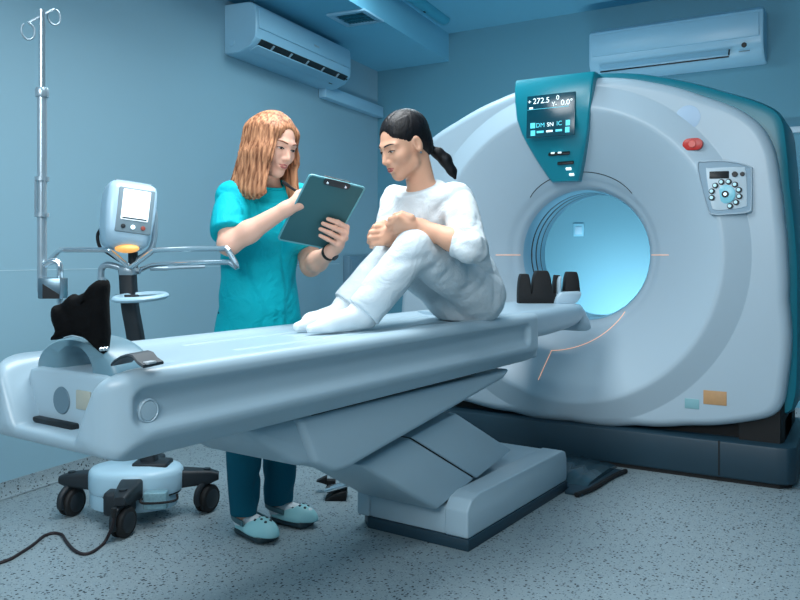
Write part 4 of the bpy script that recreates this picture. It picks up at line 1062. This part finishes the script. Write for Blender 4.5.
# clogs
for t_, h_ in ((toeR, heelR), (toeL, heelL)):
    f_ = unit((t_-h_)*np.array([1, 1, 0])); l_ = np.cross(UZ, f_); Ln = np.linalg.norm(t_-h_); A3 = np.array([l_, f_, UZ])
    c0 = (t_+h_)/2; c0[2] = 0
    B_ = SDF(c0-np.array([.2, .2, .005]), c0+np.array([.2, .2, .15]), .004)
    B_.add(ecap(h_+f_*.055+UZ*.018, t_-f_*.062+UZ*.018, (.044, .03), (.056, .03), l_), .02)
    B_.plane(c0+UZ*.030, UZ, .004); B_.plane(c0+UZ*.002, -UZ, .004)
    so_ = None
    U_ = SDF(c0-np.array([.2, .2, .005]), c0+np.array([.2, .2, .15]), .004)
    U_.add(ell(t_-f_*.095+UZ*.028, (.052, .092, .060), A3), .02); U_.add(ecap(h_+f_*.055+UZ*.03, t_-f_*.075+UZ*.03, (.043, .024), (.053, .024), l_), .02)
    U_.sub(rc(h_+f_*.075+UZ*.075, h_+f_*.12+UZ*.10, .034, .040), .012)
    U_.plane(c0+UZ*.026, -UZ, .003)
    holes = []
    for a, b in ((-.105, .0), (-.105, -.024), (-.105, .024), (-.080, -.012), (-.080, .014), (-.055, -.012), (-.055, .012), (-.130, .014), (-.130, -.014)):
        q = U_.hit(t_+f_*a+l_*b+UZ*.14, -UZ, .14); U_.sub(rc(q-UZ*.004, q+UZ*.01, .0048, .0048), .002); holes.append(q)
    up_ = U_.build('clog', M['clog'], nurse, n0, label='mint clog with holes and grey heel strap')
    B_.build('sole', M['clogs'], up_, n0)
    A_ = AR if t_ is toeR else AL
    K_ = SDF(c0-np.array([.2, .2, .0]), c0+np.array([.2, .2, .25]), .0045)
    K_.add(rc(A_+UZ*.05, h_+f_*.06+UZ*.055, .042, .039), .02); K_.add(rc(h_+f_*.05+UZ*.058, h_+f_*.2+UZ*.048, .039, .030), .02); K_.build('sock', M['sock'], nurse, n0)
    pts = [h_+f_*(.115)+l_*.052+UZ*.06, h_+f_*.06+l_*.05+UZ*.066, h_+f_*.012+l_*.03+UZ*.07, h_+f_*-.002+UZ*.071, h_+f_*.012-l_*.03+UZ*.07, h_+f_*.06-l_*.05+UZ*.066, h_+f_*.115-l_*.052+UZ*.06]
    sp_ = spline(pts, 4); mb = MB(n0); rg = []
    for i, p in enumerate(sp_):
        t = unit(sp_[min(i+1, len(sp_)-1)]-sp_[max(i-1, 0)]); o_n = np.cross(t, UZ)
        rg.append([p+o_n*a+UZ*b for a, b in rrect(.004, .011, .0035, 2)])
    mb.loft(rg)
    mb.build('strap', M['strap'], up_)
    for i, q in enumerate(holes):
        MB(n0).lathe([(0, .0022), (.005, .0016), (.0062, -.003)], q, UZ-f_*-.35, 10).build('vent_hole', M['clogs'], up_)
    mb = MB(n0)
# long hair
H = Nh
dn = -UZ
def hang(x, y, z, dz, dx=0, dy=0): return H.p(x, y, z)-UZ*dz+H.L*dx+H.F*np.array([1, 1, 1])*dy
lo4 = H.C-.26; hi4 = H.C+.20
R4 = SDF(lo4, hi4, .0036)
R4.add(H.e((0, -.021, .038), (.078, .097, .085)), .02)
R4.add(ecap(H.p(0, -.050, .03), hang(.0, -.080, -.06, .14), (.076, .052), (.098, .034), H.L), .05)
R4.add(ecap(H.p(-.060, .005, .05), H.p(-.079, .020, -.05), (.05, .026), (.052, .020), H.F), .03)
R4.add(ecap(H.p(-.079, .020, -.05), hang(-.088, .030, -.06, .135, -.008, .02), (.054, .020), (.042, .016), H.F), .03)
R4.add(ecap(H.p(-.058, -.03, .03), hang(-.090, -.025, -.06, .145, -.012, .0), (.055, .022), (.050, .020), H.F), .05)
R4.add(ecap(H.p(.060, .005, .05), H.p(.076, .020, -.05), (.05, .026), (.048, .018), H.F), .03)
R4.add(ecap(H.p(.076, .020, -.05), hang(.080, .038, -.06, .125, .004, .02), (.048, .018), (.036, .014), H.F), .03)
R4.sub(H.e((.004, .125, -.030), (.062, .098, .128)), .008)
R4.sub(H.e((.0, .115, .045), (.040, .058, .058)), .010)
R4.sub(rc(H.p(0, -.0, -.06), H.p(0, .04, -.26), .056, .060), .02)
ph = lambda X, Y, Z: np.arctan2((X-H.C[0])*H.L[0]+(Y-H.C[1])*H.L[1]+(Z-H.C[2])*H.L[2], (X-H.C[0])*H.F[0]+(Y-H.C[1])*H.F[1]+(Z-H.C[2])*H.F[2]+.02)
R4.disp(lambda X, Y, Z: .0016*np.sin(52*ph(X, Y, Z)+3*snoise(X, Y, Z, 12))+.0022*snoise(X, Y, Z*.3, 34))
R4.sub(rc(H.p(.018, .075, .108), H.p(.012, -.05, .135), .004, .004), .006)
R4.build('hair', M['hair_n'], nurse, n0, label='long copper hair', relax=1)
# watch
ax_ = unit(WL-EL); a1_ = unit(np.cross(ax_, UZ)); a2_ = np.cross(ax_, a1_); wc = WL-ax_*.006
mb = MB(n0); mb.lathe([(.0275, -.011), (.031, -.010), (.031, .010), (.0275, .011), (.0275, -.011)], wc, ax_, 28); wb = mb.build('wristwatch', M['rubber'], nurse, label='black wristwatch band')
mb = MB(n0); fc_ = wc+unit(-fv*.3+rv*.6-UZ*.5)*.031; nrm = unit(fc_-wc); mb.lathe([(0, .006), (.014, .005), (.016, 0)], fc_-nrm*.002, nrm, 20); mb.build('watch_case', M['charcoal'], wb)

# ------------------------------------------------------------ clipboard and pen
TL, TR, BR, BL = P(314, 177, 2.80), P(367.5, 190, 2.905), P(327, 247, 3.045), P(275.5, 237, 2.94)
cbc = (TL+TR+BR+BL)/4
clip = thing('clipboard', 'dark teal clipboard held up by the standing person in scrubs', 'clipboard', cbc.tolist())
bx_ = unit((TR-TL)+(BR-BL)); by_ = unit((TL-BL)+(TR-BR)); bn = unit(np.cross(bx_, by_)); by_ = np.cross(bn, bx_)
if bn @ (np.array([0, 0, CAM_Z])-cbc) < 0: bn = -bn
bw = 1.03*(np.linalg.norm(TR-TL)+np.linalg.norm(BR-BL))/4; bh = 1.04*(np.linalg.norm(TL-BL)+np.linalg.norm(TR-BR))/4
def Q(a, b, h): return cbc+bx_*a+by_*b+bn*h
M['board'] = mat('clipboard_back', (52, 98, 104), .6, var=.05, scale=8, spec=.3); M['boarde'] = mat('clipboard_rim', (96, 160, 170), .4, var=.03); M['paper'] = mat('paper', (226, 232, 234), .7, var=.02)
bil = lambda s_, t_: (BL*(1-s_)+BR*s_)*(1-t_)+(TL*(1-s_)+TR*s_)*t_
mb = MB(cbc); mb.prism(rrect(bw, bh, .012, 4), lambda a, b, h: Q(a, b, h), -.0016, .0016, .0006); mb.build('board', M['board'], clip)
mb = MB(cbc); o1 = rrect(bw+.003, bh+.003, .014, 4); o2 = rrect(bw-.003, bh-.003, .010, 4)
mb.loft([[Q(a, b, .0026) for a, b in o1], [Q(a, b, .0026) for a, b in o2], [Q(a, b, -.0026) for a, b in o2], [Q(a, b, -.0026) for a, b in o1]], closed=True); mb.build('rim', M['boarde'], clip, angle=30)
mb = MB(cbc); mb.prism(rrect(bw-.012, bh-.02, .002, 1), lambda a, b, h: Q(a, b-.01, h), -.0042, -.0018, 0); mb.build('paper', M['paper'], clip)
mb = MB(cbc); mb.prism(rrect(.052, .014, .010, 4, 0, bh-.010), lambda a, b, h: Q(a, b, h), .0016, .0062, .0015); mb.prism(rrect(.055, .016, .006, 3, 0, bh-.012), lambda a, b, h: Q(a, b, h), -.012, -.003, .002); cl_ = mb.build('clip', M['charcoal'], clip, label='dark metal clip')
for a in (-.036, .036): MB(cbc).lathe([(0, .003), (.004, .002), (.005, 0)], Q(a, bh-.014, .006), bn, 12).build('rivet', M['chrome'], cl_)
pa, pb2 = P(282.5, 182, 2.90), P(308, 199, 2.93)
pn = thing('pen', 'thick black pen in the writing hand above the clipboard', 'pen', ((pa+pb2)/2).tolist())
po_ = (pa+pb2)/2
MB(po_).tube([pa, pa+(pb2-pa)*.9], .0052, 12).build('barrel', M['dark'], pn)
MB(po_).tube([pa+(pb2-pa)*.9, pb2], [.0050, .0012], 12).build('nib', M['steel'], pn)
MB(po_).tube([pa+UZ*.0065-fv*.002, pa+(pb2-pa)*.3+UZ*.0065-fv*.002], .0016, 6).build('pocket_clip', M['charcoal'], pn)
# ============================================================ the patient
pF = dv(-.70, -.71); pL = np.cross(UZ, pF)
C0, C1 = P(465, 296, 3.24), P(427, 200, 2.99)
p0_ = np.array([C0[0], C0[1], .862])
pat = thing('person', 'person in white clothes with black ponytail sitting on the scanner table, knees drawn up', 'person', p0_.tolist())
pSL, pSR = P(457, 200, 2.875), P(396, 201, 3.10)
pEL, pER = P(470, 247, 2.74), P(390, 246, 3.02)
pWL, pWR = P(421, 227, 2.81), P(391, 238, 2.87)
Ph = Head(P(404, 144, 2.91), dv(-.83, -.54, -.46), UZ+pF*.05, 1.0)
Pn = P(416, 190, 2.955)
hL, hR = P(481, 295, 3.16), P(452, 295, 3.32)
kL, kR = P(415, 250, 2.80), P(395, 254, 2.95)
aL, aR = P(362, 313, 2.765), P(345, 309, 2.88)
SZ = .860
def on_bed(u, v, z=SZ): return on_z(u, v, z)
lo = np.min([C0, C1, pEL, pER, pSL, pSR, aL, aR, hL, Ph.C, P(292, 330, 2.65)], 0)-.16; hi = np.max([C0, C1, pEL, pER, hL, hR, Ph.C, kL, pSL, pSR], 0)+.16; lo[2] = .84; hi[2] = Ph.C[2]+.16
G = SDF(lo, hi, .0042)
mid_ = C0+(C1-C0)*.5-pF*.02
G.add(ecap(C1-UZ*.06, mid_, (.135, .085), (.115, .085), pL), .03); G.add(ecap(mid_, C0, (.12, .09), (.130, .085), pL), .05)
G.add(rc(pSR+pL*.02, pSL-pL*.02, .048, .048), .05)
G.add(rc(C1+(Pn-C1)*.3, Ph.p(0, -.028, -.060), .056, .050), .035)
Ph.build(G)
for S, E_, Wr in ((pSL, pEL, pWL), (pSR, pER, pWR)):
    G.add(rc(S, E_, .048, .042), .04); m_ = E_+(Wr-E_)*.35
    G.add(rc(E_, m_, .041, .040), .015); G.add(rc(m_, Wr, .040, .0275), .02)
for h_, k_, a_ in ((hL, kL, aL), (hR, kR, aR)):
    G.add(rc(h_, k_, .068, .052), .03); G.add(rc(k_, a_, .052, .036), .03)
# near hand: loose fist, back of the hand to the room
G.add(rc(pWL, P(409, 224, 2.80), .0275, .029), .015)
kn = [P(397.5, 217.5, 2.775), P(395.5, 222, 2.785), P(395, 227, 2.80), P(396.5, 231.5, 2.815)]
for i in range(4): G.add(rc(P(411, 225, 2.80), kn[i], .020, .0132), .014)
m1 = [P(390.5, 219.5, 2.80), P(388.5, 224.5, 2.81), P(388.5, 229.5, 2.825), P(391, 234, 2.84)]
m2 = [P(393, 223, 2.83), P(392, 228, 2.84), P(392.5, 232.5, 2.85), P(395, 236, 2.86)]
for i in range(4): chain(G, [kn[i], m1[i], m2[i]], [.0118, .0108, .009], .0035)
chain(G, [P(411, 218, 2.785), P(402, 214.5, 2.79), P(395, 215.5, 2.81)], [.0155, .0125, .0100], .006)
# far hand: fist in front of the shin, fingers towards the left
G.add(rc(pWR, P(386, 237, 2.855), .0275, .030), .015)
kn = [P(385, 226.5, 2.845), P(382.5, 231.5, 2.835), P(381.5, 237, 2.83), P(382, 242.5, 2.83)]
for i in range(4): G.add(rc(P(389, 236, 2.86), kn[i], .020, .0128), .014)
m1 = [P(375, 227, 2.83), P(371.5, 232.5, 2.82), P(370.5, 238, 2.815), P(372.5, 243.5, 2.82)]
m2 = [P(371.5, 232, 2.855), P(369, 237, 2.85), P(369, 242, 2.845), P(371.5, 246.5, 2.85)]
for i in range(4): chain(G, [kn[i], m1[i], m2[i]], [.0118, .0106, .009], .0035)
chain(G, [P(389, 228, 2.86), P(384, 223, 2.85), P(377.5, 224, 2.845)], [.0145, .012, .0095], .006)
body_p = G.build('body', M['skin_p'], pat, p0_)
Ph.features(G, body_p, p0_, M['lip_p'], M['lash'], .0028)
# shirt
S_ = SDF(lo, hi-UZ*.12, .0048)
dn_ = unit(C0-C1)
S_.add(ecap(C1-UZ*.055, mid_, (.155, .108), (.150, .118), pL), .03)
S_.add(ecap(mid_, C0-UZ*.02, (.150, .118), (.184, .150), pL), .06)
for x in (-1, 1): S_.add(ell(C1+(C0-C1)*.32+pL*x*.07+pF*.055, (.062, .05, .062), np.array([pL, pF, UZ])), .05)
S_.add(rc(pSR+pL*.02-UZ*.002, pSL-pL*.01-UZ*.002, .060, .060), .05)
S_.add(rc(C1+UZ*.005, Pn-UZ*.005, .085, .068), .035)
for S, E_, Wr, t in ((pSL, pEL, pWL, .30), (pSR, pER, pWR, .30)):
    S_.add(rc(S, E_, .066, .062), .04)
    c_ = E_+(Wr-E_)*t
    S_.add(cut(rc(E_, E_+(Wr-E_)*.7, .062, .054), c_, Wr-E_), .025)
S_.disp(lambda X, Y, Z: .0034*snoise(X, Y, Z*.7, 24)+.008*crease(X, Y, Z*.8, 32, .3))
for k in range(5):
    c_ = pSL+(pEL-pSL)*(.35+.15*k); fold(S_, c_-fv*.07-rv*.05+UZ*(.02*(k % 2)), c_-fv*.06+rv*.05-UZ*.02, .008, .022)
fold(S_, pSL-fv*.05-rv*.03-UZ*.02, C1+(C0-C1)*.45+pF*.10+pL*.05, .010, .03)
fold(S_, pSL-fv*.05-rv*.05-UZ*.07, C1+(C0-C1)*.65+pF*.10+pL*.09, .010, .03)
for k in range(3): fold(S_, C1+(C0-C1)*(.62+.13*k)+pL*.17-pF*.08, C1+(C0-C1)*(.58+.14*k)+pL*.10+pF*.12, .009, .025)
nn = unit(UZ+pF*.50)
S_.sub(cut(rc(Pn-UZ*.05, Pn+UZ*.12+pF*.03, .098, .098), Pn+UZ*.004, -nn, .003), .004)
S_.plane(C0+UZ*.0, unit(dn_), .008); S_.plane(np.array([0, 0, .992]), -UZ+pF*.25*0, .008)
shirt = S_.build('shirt', M['shirt_p'], pat, p0_, label='white loose shirt with rolled three quarter sleeves', relax=1)
# trousers
T_ = SDF(lo, hi-UZ*.3, .0048)
T_.add(ell(C0-UZ*.005, (.168, .130, .120), np.array([pL, pF, UZ])), .02)
T_.add(ecap(C0+UZ*.09-dn_*.0, C0, (.148, .115), (.160, .122), pL), .03)
for h_, k_, a_, e in ((hL, kL, aL, 0), (hR, kR, aR, 1)):
    T_.add(rc(h_, k_, .100, .074), .04)
    sh = unit(a_-k_); T_.add(cut(ecap(k_, a_+sh*.05, (.072, .072), (.070, .064), pF), a_-sh*.004 if not e else a_-sh*.012, sh, .004), .02)
T_.disp(lambda X, Y, Z: .0036*snoise(X, Y, Z, 22)+.0036*crease(X, Y, Z, 30, .3))
pit = kL+(hL-kL)*.22-UZ*.06
for a, b in (((kL+(hL-kL)*.25)-fv*.09-UZ*.02, (kL+(hL-kL)*.12)-fv*.07-UZ*.085), ((kL+(hL-kL)*.45)-fv*.10+UZ*.02, (kL+(hL-kL)*.28)-fv*.08-UZ*.09), ((kL+(hL-kL)*.8)-fv*.11+UZ*.03, (kL+(hL-kL)*.6)-fv*.11-UZ*.07), (kL+(aL-kL)*.2-fv*.075-rv*.03, kL+(aL-kL)*.12-fv*.05+rv*.06), (kL+(aL-kL)*.85-fv*.07-rv*.05, kL+(aL-kL)*.95-fv*.06+rv*.05)): fold(T_, a, b, .009, .028)
T_.plane(np.array([0, 0, SZ-.004]), -UZ, .004)
T_.build('trousers', M['pants_p'], pat, p0_, label='white loose trousers', relax=1)
# socks
for a_, hp, bp_, tp in ((aL, (368, 2.79), (328, 2.67), (311, 2.62)), (aR, (352, 2.90), (312, 2.75), (298, 2.70))):
    def ps(ud, r): 
        q = P(ud[0], 255, ud[1]); q[2] = SZ+r; return q
    K_ = SDF(lo, hi-UZ*.4, .0042) if False else None
    hq, bq, tq = ps(hp, .030), ps(bp_, .022), ps(tp, .014)
    l4 = np.min([a_, hq, bq, tq], 0)-.08; h4 = np.max([a_, hq, bq, tq], 0)+.09
    K_ = SDF(l4, h4, .004)
    K_.add(rc(hq, bq+UZ*.004, .031, .028), .02); K_.add(rc(bq, tq, .030, .017), .02)
    K_.add(rc(hq+(bq-hq)*.15+UZ*.02, a_+UZ*.02, .033, .040), .02); K_.add(rc(a_+UZ*.0, bq+UZ*.008, .034, .022), .03)
    K_.disp(lambda X, Y, Z: .0016*snoise(X, Y, Z, 60))
    K_.plane(np.array([0, 0, SZ]), -UZ, .004)
    K_.build('sock', M['sock'], pat, p0_)
# hair: smooth cap with a parting, low ponytail
H = Ph
R4 = SDF(H.C-.24, H.C+.22, .0036)
R4.add(H.e((0, -.020, .038), (.0785, .0985, .086)), .02)
R4.add(H.e((0, -.065, -.025), (.058, .045, .055)), .03)
R4.sub(H.e((.0, .130, -.040), (.060, .120, .132)), .006)
R4.sub(H.e((.055, .038, -.092), (.060, .054, .082)), .010); R4.sub(H.e((-.055, .038, -.092), (.060, .054, .082)), .010)
R4.sub(H.e((.085, -.004, -.014), (.022, .020, .034)), .006); R4.sub(H.e((-.085, -.004, -.014), (.022, .020, .034)), .006)
R4.sub(rc(H.p(0, -.02, -.10), H.p(0, -.04, -.2), .055, .06), .01)
R4.sub(rc(H.p(.012, .075, .10), H.p(.010, -.03, .13), .003, .003), .006)
R4.disp(lambda X, Y, Z: .0012*np.sin(70*ph(X, Y, Z)+2*snoise(X, Y, Z, 14))+.0008*snoise(X, Y, Z, 60))
hr = R4.build('hair', M['hair_p'], pat, p0_, label='black hair tied back', relax=1)
tie = P(431.5, 150, 2.985)
tl = [H.p(0, -.095, -.020), tie, P(438, 153, 2.99), P(445, 160, 2.995), P(452, 171, 3.0), P(455, 178, 3.0)]
R5 = SDF(np.min(tl, 0)-.06, np.max(tl, 0)+.06, .0034)
chain(R5, tl, [.030, .013, .021, .024, .017, .006], .012)
R5.disp(lambda X, Y, Z: .0012*snoise(X, Y, Z, 130))
R5.build('ponytail', M['hair_p'], hr, p0_)
d_ = unit(tl[2]-tl[1]); MB(p0_).lathe([(.010, -.007), (.017, -.006), (.018, 0), (.017, .006), (.010, .007)], tie, d_, 18).build('hair_tie', M['rubber'], hr)
ea = H.p(.080, -.002, -.042); MB(p0_).lathe([(0, .003), (.0035, .002), (.004, 0)], ea, H.L, 10).build('ear_stud', M['chrome'], body_p)
# ------------------------------------------------------------ camera, light
cam = D.cameras.new('camera'); co = D.objects.new('camera', cam); COL.objects.link(co)
co.location = (0, 0, CAM_Z); co.rotation_euler = (R_(90), 0, R_(31))
cam.sensor_width = 36; cam.lens = F_PX/800*36; cam.shift_y = -45/800; cam.clip_start = .05
SC.camera = co
w = D.worlds.new('world'); SC.world = w; w.use_nodes = True
w.node_tree.nodes['Background'].inputs[0].default_value = (.45, .7, .9, 1); w.node_tree.nodes['Background'].inputs[1].default_value = .12
def area(name, loc, target, sx, sy, power, col, spread=180):
    l = D.lights.new(name, 'AREA'); l.shape = 'RECTANGLE'; l.size = sx; l.size_y = sy; l.energy = power; l.color = col; l.spread = R_(spread)
    o = D.objects.new(name, l); COL.objects.link(o); o.location = loc
    o.rotation_euler = (Vector(target)-Vector(loc)).to_track_quat('-Z', 'Y').to_euler(); return o
area('ceiling_area_light', (-1.75, 2.2, 2.76), (-1.65, 2.2, 0), 1.3, .8, 52, (.94, .98, 1.0), 160)
area('ceiling_area_light', (-.4, 1.2, 2.98), (-.9, 2.6, 0), 1.2, .8, 34, (.92, .98, 1.0))
area('ceiling_area_light', (-2.2, 4.1, 2.99), (-2.2, 4.2, 0), 1.0, .5, 26, (.75, .93, 1.0))  # added bluish fill for back wall and dropped ceiling, no known fixture
area('softbox_light', (-.4, -1.8, 2.6), (-1.5, 3.0, 1.0), 2.2, 1.2, 108, (.94, .98, 1.0))
area('bore_back_light', (-1.5, 5.18, .42), (-1.5, 5.95, .7), .8, .15, 30, (.78, .92, 1.0))
SC.view_settings.view_transform = 'Standard'; SC.view_settings.look = 'None'; SC.view_settings.gamma = 1; SC.view_settings.exposure = 0.0
